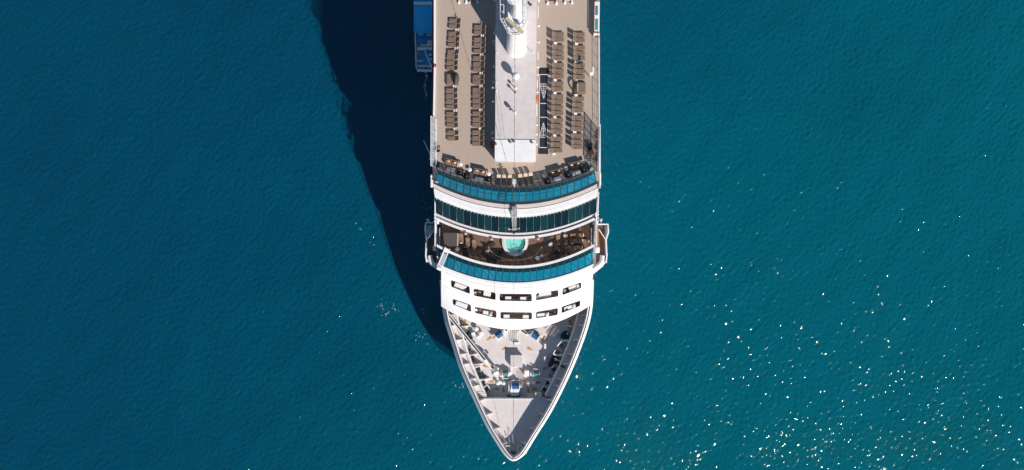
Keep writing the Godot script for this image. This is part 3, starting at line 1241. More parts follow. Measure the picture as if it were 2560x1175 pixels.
# ---------------------------------------------------------------- the raked dark windows below the sun deck
func make_window_front() -> void:
	var st = S()
	slab(st, arc(560, 50, 25.0, 1088, 1492, 40), arc(591.5, 50, 25.0, 1090, 1490, 40), 0.55)
	part("terrace_roof", st, M.warm_white, ship)
	st = S()
	slab(st, arc(591.5, 49, 25.22, 1090, 1490, 40), arc(597.6, 48, 25.22, 1091, 1490, 40), 0.95)
	part("terrace_roof_rim", st, M.white_gloss, ship)
	st = S()
	tube(st, arc(583.0, 50, 25.1, 1094, 1487, 40), 0.06, 5)
	part("terrace_roof_pipe", st, M.white, ship)
	st = S()
	tube(st, arc(588.5, 50, 25.03, 1094, 1487, 40), 0.03, 4)
	part("terrace_roof_seam", st, M.rust_wood, ship)
	st = S()
	prism(st, [P(1086, 300, 27.25)] + arc(539, 49, 27.25, 1088, 1493, 30) + [P(1496, 300, 27.25)], 2.4)
	part("observation_lounge", st, M.dark, ship)
	# panes, each one its own
	var n = 23
	var lo = arc(580.5, 49, 25.05, 1090, 1490, n)
	var hi = arc(540.0, 49, 27.3, 1087, 1493, n)
	for i in n:
		st = S()
		quad(st, hi[i].lerp(hi[i + 1], 0.04), hi[i + 1].lerp(hi[i], 0.04), lo[i + 1].lerp(lo[i], 0.04), lo[i].lerp(lo[i + 1], 0.04))
		part("window_pane", st, [M.window, M.window_green, M.window_deep][rng.randi() % 3], ship)
	for i in n + 1:
		st = S()
		cy(st, lo[i], hi[i], 0.05, 0.04, 5)
		part("window_mullion", st, M.dark_grey, ship)
	for i in range(1, n, 2):
		# wiper housings on every second bar
		st = S()
		bx(st, lo[i].lerp(hi[i], 0.2) + Vector3(0, 0.08, 0), Vector3(0.09, 0.07, 0.95))
		part("window_wiper", st, M.steel, ship)
	st = S()
	slab(st, arc(536.5, 49, 27.42, 1087, 1493, 40), arc(543.5, 49, 27.42, 1087, 1493, 40), 0.12)
	part("window_head", st, M.white_gloss, ship)
	var teeth = arc(544.5, 49, 27.33, 1092, 1488, 46)
	for p in teeth:
		st = S()
		bx(st, p, Vector3(0.05, 0.05, 0.26))
		part("eave_bracket", st, M.white_gloss, ship)
	# white roof over the windows, groove and warm ledge up to the sun deck glass
	st = S()
	slab(st, arc(500, 49, 27.5, 1082, 1496, 40), arc(537.0, 49, 27.5, 1086, 1493, 40), 0.4)
	part("forward_roof", st, M.white_gloss, ship)
	st = S()
	slab(st, arc(505, 50, 27.66, 1083, 1495, 40), arc(521.0, 50, 27.66, 1083, 1495, 40), 0.14)
	part("glass_ledge", st, M.warm_white, ship)
	st = S()
	slab(st, arc(521.2, 50, 27.53, 1083, 1495, 40), arc(522.6, 50, 27.53, 1083, 1495, 40), 0.02)
	part("ledge_groove", st, M.dark, ship)
	st = S()
	slab(st, arc(506.5, 50, 27.74, 1084, 1494, 40), arc(511.5, 50, 27.74, 1084, 1494, 40), 0.06)
	part("ledge_gutter", st, M.wicker_dark, ship)
	# window cleaning cradle on the centre line, with its ladder and two arms
	var cr = group_part("window_gangway", ship)
	var a = P(1285, 526, 28.1)
	var b = P(1286, 576, 25.9)
	for s in [-1.0, 1.0]:
		st = S()
		var w0 = Vector3(s * 0.42, 0.1, 0)
		var w1 = Vector3(s * 0.28, 0.1, 0)
		tube(st, [a + w0, b + w1], 0.05, 5)
		part("gangway_side", st, M.steel, cr)
	st = S()
	quad(st, a + Vector3(-0.4, 0, 0), a + Vector3(0.4, 0, 0), b + Vector3(0.26, 0, 0), b + Vector3(-0.26, 0, 0))
	part("gangway_plate", st, M.mid_grey, cr)
	for k in 9:
		st = S()
		bx(st, a.lerp(b, 0.25 + k * 0.08) + Vector3(-0.05, 0.06, 0), Vector3(0.36, 0.04, 0.07))
		part("gangway_rung", st, M.steel, cr)
	st = S()
	soft_box(st, P(1286, 520, 28.0), Vector3(0.85, 0.3, 0.6), 0.06)
	part("gangway_winch_box", st, M.mid_grey, cr)
	st = S()
	var tip = P(1285, 574, 26.6)
	tube(st, [tip + Vector3(-0.75, 0, -0.05), tip, tip + Vector3(0.75, 0, -0.15)], 0.05, 5)
	bx(st, tip + Vector3(-0.75, 0, -0.05), Vector3(0.4, 0.14, 0.22), Basis(Vector3.UP, -0.5))
	bx(st, tip + Vector3(0.75, 0, -0.15), Vector3(0.34, 0.12, 0.16), Basis(Vector3.UP, 0.4))
	part("gangway_arm", st, M.cushion_cream, cr)
	st = S()
	lathe(st, P(1284.5, 582, 25.9), [[0.0, 0.3], [0.16, 0.25], [0.2, 0.0], [0.1, -0.5]], 10)
	part("gangway_horn", st, M.dark, cr)
	# floodlights hanging at the roof edge
	for p in [[1164, 584], [1229, 598], [1345, 597], [1411, 588]]:
		var f = group_part("floodlight", ship)
		st = S()
		soft_box(st, P(p[0], p[1], 25.45), Vector3(0.42, 0.34, 0.4), 0.08)
		part("floodlight_housing", st, M.cushion_cream, f)
		st = S()
		cy(st, P(p[0] + 1, p[1] - 3, 25.3), P(p[0] - 1, p[1] - 8, 25.2), 0.06, 0.06, 6)
		part("floodlight_arm", st, M.mid_grey, f)
	st = S()
	soft_box(st, P(1091, 455, 28.3), Vector3(0.5, 0.3, 0.22), 0.05, Basis(Vector3.UP, -0.35))
	part("ledge_locker", st, M.cushion_cream, ship)

# ---------------------------------------------------------------- sun deck
func make_sun_deck() -> void:
	var st = S()
	prism(st, [P(1087, -420, 28.0), P(1084, 290, 28.0), P(1081, 320, 28.0)] + arc(505.5, 50, 28.0, 1082, 1496, 40) + [P(1499, 320, 28.0), P(1498, -420, 28.0)], 0.5)
	part("sun_deck", st, M.beige_deck, ship)
	st = S()
	prism(st, [P(1093, -420, 27.5), P(1093, 300, 27.5), P(1096, 440, 27.5), P(1486, 440, 27.5), P(1492, 300, 27.5), P(1492, -420, 27.5)], 3.2)
	part("deck_house_below", st, M.white, ship)
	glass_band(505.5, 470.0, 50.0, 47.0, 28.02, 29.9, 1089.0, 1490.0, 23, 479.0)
	st = S()
	tube(st, arc(469.5, 47, 29.95, 1094, 1486, 46), 0.07, 6)
	part("glass_top_rail", st, M.frame_dark, ship)
	st = S()
	tube(st, arc(489, 49, 28.93, 1092, 1488, 46), 0.035, 5)
	part("glass_middle_rail", st, M.frame_dark, ship)
	st = S()
	slab(st, arc(503.5, 50, 28.12, 1087, 1492, 46), arc(507.0, 50, 28.12, 1087, 1492, 46), 0.2)
	part("glass_curb", st, M.frame_dark, ship)
	# a low frame across one bay, left of the centre line
	st = S()
	for y in [484.0, 498.0]:
		tube(st, [P(1249.5, y, 29.2), P(1267.5, y + 0.3, 29.2)], 0.06, 5)
	for x in [1250.0, 1267.0]:
		tube(st, [P(x, 480, 29.5), P(x, 502, 28.5)], 0.05, 5)
	part("glass_hatch_frame", st, M.frame_dark, ship)
	# whip aerial on the glass, on the centre line
	var ae = group_part("bow_aerial", ship)
	st = S()
	cy(st, P(1285.5, 467, 29.9), P(1285, 449, 30.5), 0.09, 0.07, 8)
	part("aerial_rod", st, M.white_gloss, ae)
	for k in 6:
		st = S()
		bx(st, P(1285 + (k % 2) * 0.6, 449 + k * 2.2, 30.5 - k * 0.06), Vector3(0.75 - absf(k - 2.5) * 0.13, 0.06, 0.11), Basis(Vector3.UP, 0.35 * (1 if k % 2 else -1)))
		part("aerial_rib", st, M.white_gloss, ae)
	# shuffleboard court
	var ct = group_part("shuffleboard_court", ship)
	var c0 = P(1360.0, 169, 28.012)
	var c1 = P(1358.0, 385, 28.012)
	var wid = m_at(25.5, 28.0) * 0.5
	var ax = (c1 - c0)
	var len = ax.length()
	ax = ax.normalized()
	var rt = Vector3(ax.z, 0, -ax.x)
	var B = func(u: float, v: float, up := 0.0) -> Vector3: return c0 + ax * (v * len) + rt * (u * wid) + Vector3(0, up, 0)
	st = S()
	prism(st, [B.call(-1, 0), B.call(1, 0), B.call(1, 1), B.call(-1, 1)], 0.008)
	part("court_mat", st, M.court, ct)
	var seg = func(u0: float, v0: float, u1: float, v1: float, t := 0.045) -> void:
		var a: Vector3 = B.call(u0, v0, 0.004)
		var b: Vector3 = B.call(u1, v1, 0.004)
		var d = (b - a).normalized()
		var o = Vector3(d.z, 0, -d.x) * t
		var s2 = S()
		prism(s2, [a + o - d * t, b + o + d * t, b - o + d * t, a - o - d * t], 0.003)
		part("court_line", s2, M.line, ct)
	for L in [[-0.84, 0.08, -0.84, 0.925], [0.84, 0.08, 0.84, 0.925], [-0.84, 0.08, 0.84, 0.08], [-0.84, 0.925, 0.84, 0.925], [-0.84, 0.415, 0.84, 0.415], [-0.84, 0.575, 0.84, 0.575]]:
		seg.call(L[0], L[1], L[2], L[3])
	for e in [0, 1]:
		var s = 1.0 if e == 0 else -1.0
		var v0 = 0.188 if e == 0 else 0.808
		var tip = v0 + s * 0.172
		for L in [[-0.8, 0.0, 0.8, 0.0], [-0.8, 0.0, 0.0, 1.0], [0.8, 0.0, 0.0, 1.0], [0.0, 0.0, 0.0, 0.75], [-0.68, 0.16, 0.68, 0.16], [-0.44, 0.44, 0.44, 0.44], [-0.2, 0.75, 0.2, 0.75]]:
			seg.call(L[0], lerpf(v0, tip, L[1]), L[2], lerpf(v0, tip, L[3]), 0.035)
		for q in [[-0.35, 0.3], [0.35, 0.3], [-0.18, 0.58], [0.18, 0.58], [-0.4, 0.08], [0.4, 0.08], [0.0, 0.84]]:
			var s3 = S()
			var m: Vector3 = B.call(q[0], lerpf(v0, tip, q[1]), 0.004)
			bx(s3, m, Vector3(0.11, 0.003, 0.09))
			part("court_mark", s3, M.line, ct)
	# whatever stands at the after end: framed shades with white feet
	for p in [[1157, -8, 18, 26], [1185, -8, 18, 24], [1380, -8, 22, 32], [1421, -9, 18, 30]]:
		var sh = thing("awning", {1157: "white framed dark awning at the top edge, left one of the left pair", 1185: "white framed dark awning at the top edge, touching the deckhouse shadow", 1380: "dark awning with two white square feet at the top edge, right of the mast", 1421: "small cream awning at the top edge, nearest the right railing"}[p[0]], "awning", "framed awnings at the top edge", P(p[0], p[1], 28.0))
		var w = m_at(p[2], 28) * 0.5
		var d = m_at(p[3], 28) * 0.5
		st = S()
		soft_box(st, Vector3(0, 0.9, 0), Vector3(w * 1.7, 0.12, d * 1.9), 0.04)
		part("awning_cloth", st, M.wicker_dark if p[0] < 1400 else M.cushion_tan, sh)
		for sx in [-1, 1]:
			for sz in [-1, 1]:
				st = S()
				cy(st, Vector3(sx * w, 0, sz * d), Vector3(sx * w * 0.9, 1.0, sz * d * 0.95), 0.08, 0.08, 6)
				part("leg", st, M.white_gloss, sh)
				st = S()
				soft_box(st, Vector3(sx * w, 0.16, sz * d + 0.12), Vector3(0.34, 0.32, 0.34), 0.05)
				part("foot", st, M.white_gloss, sh)
		st = S()
		for sz in [-1, 1]:
			tube(st, [Vector3(-w * 0.9, 1.0, sz * d * 0.95), Vector3(w * 0.9, 1.0, sz * d * 0.95)], 0.06, 5)
		for sx in [-1, 1]:
			tube(st, [Vector3(sx * w * 0.9, 1.0, -d * 0.95), Vector3(sx * w * 0.9, 1.0, d * 0.95)], 0.05, 5)
		part("frame", st, M.rust_wood if p[0] == 1380 else M.white_gloss, sh)

# ---------------------------------------------------------------- deckhouse in the middle of the sun deck
func make_deckhouse() -> void:
	var R = 30.45
	var tl = P(1241, -420, R)
	var tr = P(1346, -420, R)
	var fl = P(1238, 349, R)
	var fr = P(1338.5, 349.5, R)
	var gl = P(1237, 402, R + 0.12)
	var gr = P(1339.5, 404, R + 0.12)
	var st = S()
	prism(st, [tl + Vector3(0.2, -0.3, 0), tr + Vector3(-0.2, -0.3, 0), gr + Vector3(-0.15, -0.42, -0.15), gl + Vector3(0.15, -0.42, -0.15)], 2.2)
	part("deckhouse", st, M.white, ship)
	st = S()
	prism(st, [tl, tr, fr, fl], 0.28)
	part("deckhouse_roof", st, M.roof_grey, ship)
	st = S()
	prism(st, [fl + Vector3(-0.05, 0.12, 0.03), fr + Vector3(0.05, 0.12, 0.03), gr, gl], 0.34)
	part("deckhouse_canopy", st, M.white_gloss, ship)
	# seams across the roof
	for y in [-5.0, 62.0, 213.0, 300.0]:
		st = S()
		bx(st, (P(1239.5, y, R + 0.01) + P(1342, y, R + 0.01)) * 0.5, Vector3(m_at(100, R), 0.014, 0.03))
		part("roof_seam", st, M.warm_white, ship)
	# small vents and sockets
	for p in [[1277, 357], [1286, 356], [1331, 358]]:
		var v = group_part("roof_vent", ship)
		st = S()
		lathe(st, P(p[0], p[1], R + 0.12), [[0.14, 0.0], [0.12, 0.2], [0.2, 0.22], [0.2, 0.3], [0.0, 0.36]], 10)
		part("vent_cap", st, M.steel, v)
	st = S()
	soft_box(st, P(1239.5, 360, R + 0.3), Vector3(0.3, 0.35, 0.35), 0.04)
	part("roof_box", st, M.cushion_tan, ship)
	# wall lamps on both long sides
	for p in [[1237, 1], [1236.6, 83.4], [1235, 166.5], [1232.4, 219], [1233.7, 254], [1232.4, 346], [1347, 2], [1346.8, 64.7], [1345.6, 168], [1343.5, 230], [1342.5, 312], [1341.5, 360]]:
		var l = group_part("globe_lamp", ship)
		var at = P(p[0], p[1], 29.9)
		st = S()
		lathe(st, at, [[0.0, -0.2], [0.14, -0.14], [0.2, 0.0], [0.14, 0.14], [0.0, 0.2]], 12)
		part("globe", st, M.white_gloss, l)
		st = S()
		cy(st, at, at + Vector3(0.45 if p[0] < 1290 else -0.45, -0.05, 0), 0.05, 0.05, 6)
		part("lamp_arm", st, M.white, l)
	for p in [[1235, 103], [1234, 205], [1232, 332], [1347, 105], [1344.5, 186], [1341, 335]]:
		var l = group_part("loudspeaker", ship)
		var s = 1.0 if p[0] > 1290 else -1.0
		st = S()
		soft_box(st, P(p[0], p[1], 29.5), Vector3(0.4, 0.34, 0.4), 0.1, Basis(Vector3.UP, 0.6 * s))
		part("speaker_box", st, M.warm_white, l)
		st = S()
		cy(st, P(p[0], p[1], 29.5), P(p[0] - s * 8, p[1], 29.5), 0.05, 0.05, 6)
		part("speaker_arm", st, M.white, l)
	for p in [[1238, 74, 8], [1236.4, 112, 7], [1234.5, 188, 7], [1345.5, 30, 30], [1345.5, 140, 20], [1343.5, 210, 20], [1342, 275, 30]]:
		st = S()
		bx(st, P(p[0], p[1], 29.3), Vector3(0.12, 0.12, m_at(p[2], 29.3)))
		part("cable_tray", st, M.white, ship)
	# white dome, red light and stand on the roof
	var dm = group_part("satellite_dome", ship)
	var da = P(1289.5, 190.5, R + 1.55)
	var db = P(1288.8, 194, R)
	st = S()
	cy(st, db, da - Vector3(0, 0.4, 0), 0.22, 0.16, 10)
	part("dome_pedestal", st, M.white, dm)
	st = S()
	lathe(st, da, [[0.0, -0.55], [0.36, -0.5], [0.54, -0.2], [0.58, 0.1], [0.5, 0.42], [0.28, 0.62], [0.0, 0.68]], 18)
	part("dome", st, M.white_gloss, dm)
	st = S()
	bx(st, P(1284.5, 203, R + 0.06), Vector3(0.24, 0.1, 0.4))
	part("dome_base_plate", st, M.cushion_cream, dm)
	for p in [[1289.5, 220, 0], [1288, 231, 1], [1288, 282, 2]]:
		var lp = group_part("mast_light", ship)
		st = S()
		cy(st, P(p[0] + 0.4, p[1] + 1, R), P(p[0], p[1], R + 1.0), 0.08, 0.06, 8)
		part("light_post", st, M.white, lp)
		st = S()
		lathe(st, P(p[0], p[1], R + 1.0), [[0.0, -0.05], [0.17, -0.02], [0.2, 0.15], [0.14, 0.3], [0.0, 0.34]], 12)
		part("light_head", st, M.red if p[2] == 1 else M.white_gloss, lp)
		if p[2] == 2:
			st = S()
			soft_box(st, P(p[0] - 0.5, p[1], R + 1.5), Vector3(0.42, 0.5, 0.5), 0.1)
			bx(st, P(p[0] - 4, p[1] + 0.5, R + 0.6), Vector3(0.3, 0.12, 0.12))
			part("light_shade", st, M.white_gloss, lp)
			st = S()
			bx(st, P(p[0] + 3, p[1] - 1, R + 1.5), Vector3(0.16, 0.14, 0.14))
			part("red_marker", st, M.red, lp)
	# small stays and lights on the roof's left and right
	for p in [[1242.5, 131, 1.0], [1333, 131.5, 1.2], [1242, 205, 0.7], [1242, 226, 0.5]]:
		st = S()
		cy(st, P(p[0], p[1], R), P(p[0], p[1], R + p[2]), 0.04, 0.03, 6)
		lathe(st, P(p[0], p[1], R + p[2]), [[0.0, 0.12], [0.12, 0.1], [0.14, 0.0], [0.0, -0.05]], 8)
		part("roof_lamp", st, M.white_gloss, ship)
	for p in [[1309, 13], [1310, 19], [1326.5, 13.5]]:
		st = S()
		lathe(st, P(p[0], p[1], R), [[0.15, 0.0], [0.15, 0.35], [0.2, 0.36], [0.2, 0.45], [0.0, 0.5]], 10)
		part("roof_pipe", st, M.dark_grey, ship)
	# fire cabinet and sign by the house
	st = S()
	soft_box(st, P(1342.5, 247, 28.9), Vector3(0.34, 1.8, 0.7), 0.05)
	part("fire_cabinet", st, M.orange, ship)
	st = S()
	bx(st, P(1229, 363, 28.6), Vector3(0.35, 1.2, 1.0), Basis(Vector3.UP, 0.25))
	part("red_hose_locker", st, M.red, ship)

# ---------------------------------------------------------------- mast
func make_mast() -> void:
	var R = 30.45
	var st = S()
	st.set_smooth_group(8)
	var rows = []
	for L in [[R, -26.65, 1.52, 2.0], [36.4, -28.0, 1.22, 1.55]]:
		var row = []
		for k in 17:
			var w = lerpf(0.0, PI, k / 16.0)
			row.append(Vector3(0.66 + cos(w) * L[2], L[0], L[1] - 1.1 + sin(w) * L[3] * 0.62))
		row.push_front(Vector3(0.66 + L[2], L[0], L[1] - 7.0))
		row.append(Vector3(0.66 - L[2], L[0], L[1] - 7.0))
		rows.append(row)
	strip(st, rows[1], rows[0])
	part("mast_base", st, M.white_gloss, ship)
	st = S()
	prism(st, rows[1], 0.08)
	part("mast_base_top", st, M.white, ship)
	# upper trunk
	st = S()
	st.set_smooth_group(9)
	rows = []
	for L in [[36.4, -30.3, 0.86], [44.0, -31.2, 0.6]]:
		var row = []
		for k in 17:
			var w = TAU * k / 16.0
			row.append(Vector3(0.62 + cos(w) * L[2], L[0], L[1] - 1.5 + sin(w) * L[2] * 1.7))
		rows.append(row)
	strip(st, rows[1], rows[0])
	part("mast_trunk", st, M.white_gloss, ship)
	st = S()
	prism(st, rows[1].slice(0, 16), 0.05)
	part("mast_trunk_top", st, M.white, ship)
	# first platform: an open walkway ring with crossbars, and its railing
	var h = 36.5
	var out = [[1250.5, -60], [1250.5, 47], [1269.5, 82], [1283, 88.5], [1298.5, 88.5], [1318.5, 52], [1317, -60]]
	var inn = [[1259.5, -60], [1259.5, 47], [1273, 78.5], [1284, 83], [1296, 83], [1309, 52], [1309, -60]]
	var O = out.map(func(p): return P(p[0], p[1], h))
	var I = inn.map(func(p): return P(p[0], p[1], h))
	st = S()
	tube(st, O, 0.055, 6)
	tube(st, I, 0.055, 6)
	part("platform_frame", st, M.white_gloss, ship)
	for i in O.size() - 1:
		var m: int = 5 if i in [0, 5] else (3 if i in [1, 4] else 1)
		for k in m + 1:
			st = S()
			tube(st, [O[i].lerp(O[i + 1], float(k) / (m + 1)), I[i].lerp(I[i + 1], float(k) / (m + 1))], 0.05, 5)
			part("platform_bar", st, M.white_gloss, ship)
	railing(O, 1.1, 1.4, "platform_railing", M.warm_white)
	# second, smaller platform above
	var h2 = 41.5
	O = [[1266, -50], [1268, 2], [1277, 11], [1295, 11], [1301, -4], [1302, -50]].map(func(p): return P(p[0], p[1], h2))
	st = S()
	prism(st, O, 0.1)
	part("upper_platform", st, M.white, ship)
	railing(O, 1.1, 1.2, "upper_platform_railing", M.warm_white)
	# radar scanner bar
	var rd = group_part("radar_scanner", ship)
	var a = P(1264, 44, 38.2)
	var b = P(1309, 83, 38.2)
	var d = (b - a).normalized()
	st = S()
	soft_box(st, (a + b) * 0.5, Vector3(a.distance_to(b), 0.34, 0.42), 0.08, Basis(Vector3.UP, -atan2(d.z, d.x)))
	part("scanner_bar", st, M.radar_tan, rd)
	st = S()
	lathe(st, Vector3((a.x + b.x) * 0.5, 36.6, (a.z + b.z) * 0.5), [[0.4, 0.0], [0.3, 0.6], [0.3, 1.2], [0.16, 1.4], [0.0, 1.45]], 12)
	part("scanner_gearbox", st, M.white_gloss, rd)
	var r2 = group_part("small_radar", ship)
	st = S()
	lathe(st, P(1302, 62, 37.2), [[0.0, -0.4], [0.25, -0.3], [0.3, 0.1], [0.2, 0.35], [0.0, 0.4]], 12)
	part("radar_drum", st, M.white_gloss, r2)
	st = S()
	cy(st, P(1300, 64, 36.4), P(1302, 62, 37.0), 0.1, 0.1, 6)
	bx(st, P(1306, 58, 37.3), Vector3(0.5, 0.08, 0.1), Basis(Vector3.UP, 0.7))
	part("radar_bracket", st, M.white_gloss, r2)
	st = S()
	for p in [[1281, 74], [1288, 76], [1293, 70]]:
		cy(st, P(p[0], p[1], 36.45), P(p[0] - 1, p[1] - 3, 37.2), 0.09, 0.05, 6)
		bx(st, P(p[0], p[1] - 2, 37.0), Vector3(0.4, 0.1, 0.12), Basis(Vector3.UP, p[0]))
	part("platform_fittings", st, M.white_gloss, ship)
	# signal wires from the mast down to the bow
	st = S()
	tube(st, [P(1288, 12, 42.2), P(1285.5, 449, 31.2)], 0.025, 4)
	tube(st, [P(1285.5, 449, 31.2), P(1283.5, 1125, 16.6)], 0.022, 4)
	part("fore_stay", st, M.dark_grey, ship)
	for k in 26:
		st = S()
		var p = P(1288, 12, 42.2).lerp(P(1285.5, 449, 31.2), (k + 0.5) / 26.0)
		lathe(st, p, [[0.0, -0.08], [0.07, 0.0], [0.0, 0.08]], 6)
		part("stay_bulb", st, M.dark_grey, ship)
	st = S()
	tube(st, [P(1246, 224, R + 0.6), P(1262, 349, R + 0.6)], 0.018, 4)
	part("roof_wire", st, M.dark_grey, ship)

# ---------------------------------------------------------------- railings and screens along the ship's sides
func make_deck_edges() -> void:
	var st = S()
	# left: white bulwark with a red-brown rail outside it
	st = S()
	slab(st, [P(1089.5, -420, 28.5), P(1089, 180, 28.5), P(1086.5, 292, 28.5)], [P(1084.5, -420, 28.5), P(1084.5, 180, 28.5), P(1082.5, 292, 28.5)], 0.5)
	part("deck_edge_bulwark", st, M.white_gloss, ship)
	st = S()
	tube(st, [P(1082.6, -420, 27.6), P(1082, 180, 27.6), P(1080.5, 300, 27.6)], 0.13, 6)
	part("outer_wood_rail", st, M.rust_wood, ship)
	# left windscreen beside the lounge
	var a = P(1088.5, 296, 28.0)
	var b = P(1088.5, 418, 28.0)
	st = S()
	for k in 8:
		var p = a.lerp(b, k / 7.0)
		cy(st, p, p + Vector3(-0.45, 2.2, 0), 0.035, 0.035, 6)
	tube(st, [a + Vector3(-0.45, 2.2, 0), b + Vector3(-0.45, 2.2, 0)], 0.05, 6)
	tube(st, [a + Vector3(0, 0.05, 0), b + Vector3(0, 0.05, 0)], 0.05, 6)
	part("left_windscreen_frame", st, M.white_gloss, ship)
	for k in 7:
		st = S()
		var p = a.lerp(b, (k + 0.05) / 7.0)
		var q = a.lerp(b, (k + 0.95) / 7.0)
		quad(st, p, q, q + Vector3(-0.44, 2.15, 0), p + Vector3(-0.44, 2.15, 0))
		part("left_windscreen_pane", st, M.frosted_glass, ship)
	railing([P(1092, 300, 28.0), P(1092, 414, 28.0)], 1.05, 2.0, "inner_deck_railing")
	# right: railing
	railing([P(1495, 84, 28.0), P(1496, 318, 28.0)], 1.05, 1.9, "deck_edge_railing", M.white)
	railing([P(1485, -60, 28.0), P(1485, 2, 28.0)], 1.05, 1.5, "deck_edge_railing", M.white)
	st = S()
	slab(st, [P(1495.5, 84, 28.12), P(1496.5, 320, 28.12)], [P(1499.5, 84, 28.12), P(1499.5, 320, 28.12)], 0.3)
	part("deck_edge_kerb", st, M.warm_white, ship)
	# right: white glazed bay that hangs over the side, at the top
	var bay = group_part("glazed_side_bay", ship)
	st = S()
	prism(st, [P(1486.5, 3, 28.9), P(1499.5, 3, 28.9), P(1498.5, 81, 28.9), P(1485.5, 81, 28.9)], 1.6)
	part("bay_roof", st, M.white_gloss, bay)
	for y in [[14, 38], [47, 75]]:
		st = S()
		prism(st, [P(1488, y[0], 28.93), P(1495.5, y[0], 28.93), P(1495.2, y[1], 28.93), P(1487.7, y[1], 28.93)], 0.02)
		part("bay_window", st, M.side_glass if y[0] == 14 else M.side_glass, bay)
		st = S()
		prism(st, [P(1490, y[0] + 1, 28.96), P(1493.5, y[0] + 1, 28.96), P(1493.3, y[1] - 1, 28.96), P(1489.8, y[1] - 1, 28.96)], 0.02)
		part("bay_blind", st, M.rope_green, bay)
	st = S()
	tube(st, [P(1485.8, 3, 29.0), P(1484.8, 81, 29.0), P(1498, 81.5, 29.0)], 0.07, 5)
	tube(st, [P(1485.8, 3, 29.0), P(1498.5, 3, 29.0)], 0.07, 5)
	part("bay_trim", st, M.rust_wood, bay)
	st = S()
	soft_box(st, P(1489.5, 86, 28.5), Vector3(0.8, 0.7, 0.45), 0.08)
	part("hydrant_box", st, M.white_gloss, ship)
	st = S()
	lathe(st, P(1489, 91, 28.0), [[0.16, 0.0], [0.16, 0.5], [0.2, 0.55], [0.0, 0.7]], 10)
	part("hydrant", st, M.dark_grey, ship)
	# lamp standard that throws a long shadow over the loungers
	var lp = group_part("lamp_standard", ship)
	var base = P(1474.5, 192, 28.0)
	st = S()
	cy(st, base, base + Vector3(0.1, 2.5, 0.1), 0.07, 0.05, 8)
	part("lamp_pole", st, M.white_gloss, lp)
	st = S()
	soft_box(st, base + Vector3(0.2, 2.5, -0.5), Vector3(0.25, 0.16, 0.9), 0.05)
	soft_box(st, base + Vector3(-0.05, 2.5, 0.1), Vector3(0.6, 0.16, 0.5), 0.05)
	part("lamp_head", st, M.white_gloss, lp)
	# right windscreen of tinted panes along the lounge
	a = P(1495.0, 322, 28.0)
	b = P(1493.0, 430, 28.0)
	var n = 6
	for k in n:
		st = S()
		var p = a.lerp(b, (k + 0.04) / n)
		var q = a.lerp(b, (k + 0.96) / n)
		for L in [[0.08, 1.18], [1.26, 2.35]]:
			quad(st, p + Vector3(0, L[0], 0), q + Vector3(0, L[0], 0), q + Vector3(0, L[1], 0), p + Vector3(0, L[1], 0))
		part("right_windscreen_pane", st, M.screen_glass, ship)
	for k in n + 1:
		st = S()
		var p = a.lerp(b, float(k) / n)
		cy(st, p, p + Vector3(0, 2.4, 0), 0.06, 0.06, 6)
		part("right_windscreen_post", st, M.white, ship)
	st = S()
	for y in [2.4, 1.22, 0.05]:
		tube(st, [a + Vector3(0, y, 0), b + Vector3(0, y, 0)], 0.07, 6)
	part("right_windscreen_rail", st, M.white, ship)
	# white stores and pipework outside the screen
	st = S()
	for k in 9:
		bx(st, P(1497.5, 330 + k * 9.5, 28.2 + 0.15 * (k % 3)), Vector3(0.28, 0.3, 0.35), Basis(Vector3.UP, 0.5 * (k % 4)))
	tube(st, [P(1499, 312, 27.9), P(1499.5, 470, 27.9)], 0.12, 6)
	part("side_fittings", st, M.white_gloss, ship)
	st = S()
	prism(st, [P(1496.5, 310, 27.9), P(1501.5, 310, 27.9), P(1501.5, 470, 27.9), P(1496.5, 470, 27.9)], 0.6)
	part("side_walkway", st, M.warm_white, ship)
	st = S()
	for k in 8:
		bx(st, P(1083.5 + (k % 2), 330 + k * 12, 28.1 + 0.12 * (k % 3)), Vector3(0.22, 0.3, 0.4), Basis(Vector3.UP, 0.4 * (k % 4)))
	part("left_side_fittings", st, M.white_gloss, ship)
	# flag boom sticking out on the left
	var fb = group_part("flag_boom", ship)
	st = S()
	cy(st, P(1078, 391, 21.0), P(1059, 351, 21.8), 0.09, 0.07, 8)
	part("boom_pole", st, M.white_gloss, fb)
	st = S()
	for p in [[1076, 390, 0.3], [1078, 397, 0.42], [1081, 402, 0.3], [1074, 397, 0.22]]:
		soft_box(st, P(p[0], p[1], 21.0), Vector3(p[2], 0.3, p[2]), 0.06, Basis(Vector3.UP, p[0]))
	part("boom_bracket", st, M.white_gloss, fb)
	# side pieces at the level of the forward roof
	for s in [0, 1]:
		st = S()
		var x = 1079.5 if s == 0 else 1499.0
		soft_box(st, P(x, 452 if s == 0 else 448, 27.4), Vector3(0.36, 0.8, 2.0), 0.08)
		lathe(st, P(x, 440, 27.4), [[0.0, 0.5], [0.2, 0.45], [0.22, 0.0]], 10)
		part("side_box", st, M.white_gloss, ship)
		st = S()
		var x2 = 1087.0 if s == 0 else 1492.5
		tube(st, [P(x2 + (0 if s == 0 else 4), 480, 27.0), P(x2 + 1, 560, 25.2)], 0.09, 5)
		for k in 4:
			lathe(st, P(x2 + (0 if s == 0 else 2), 528 + k * 8, 25.6), [[0.0, 0.2], [0.14, 0.15], [0.16, 0.0]], 8)
		part("side_pipe", st, M.white, ship)
	# outer strips of the lower decks, seen beside the superstructure
	for s in [0, 1]:
		st = S()
		var x = 1091.0 if s == 0 else 1489.5
		slab(st, [P(x, 470, 24.6), P(x, 560, 24.6)], [P(x + 6, 470, 24.6), P(x + 6, 560, 24.6)], 0.3)
		part("side_ledge", st, M.white, ship)

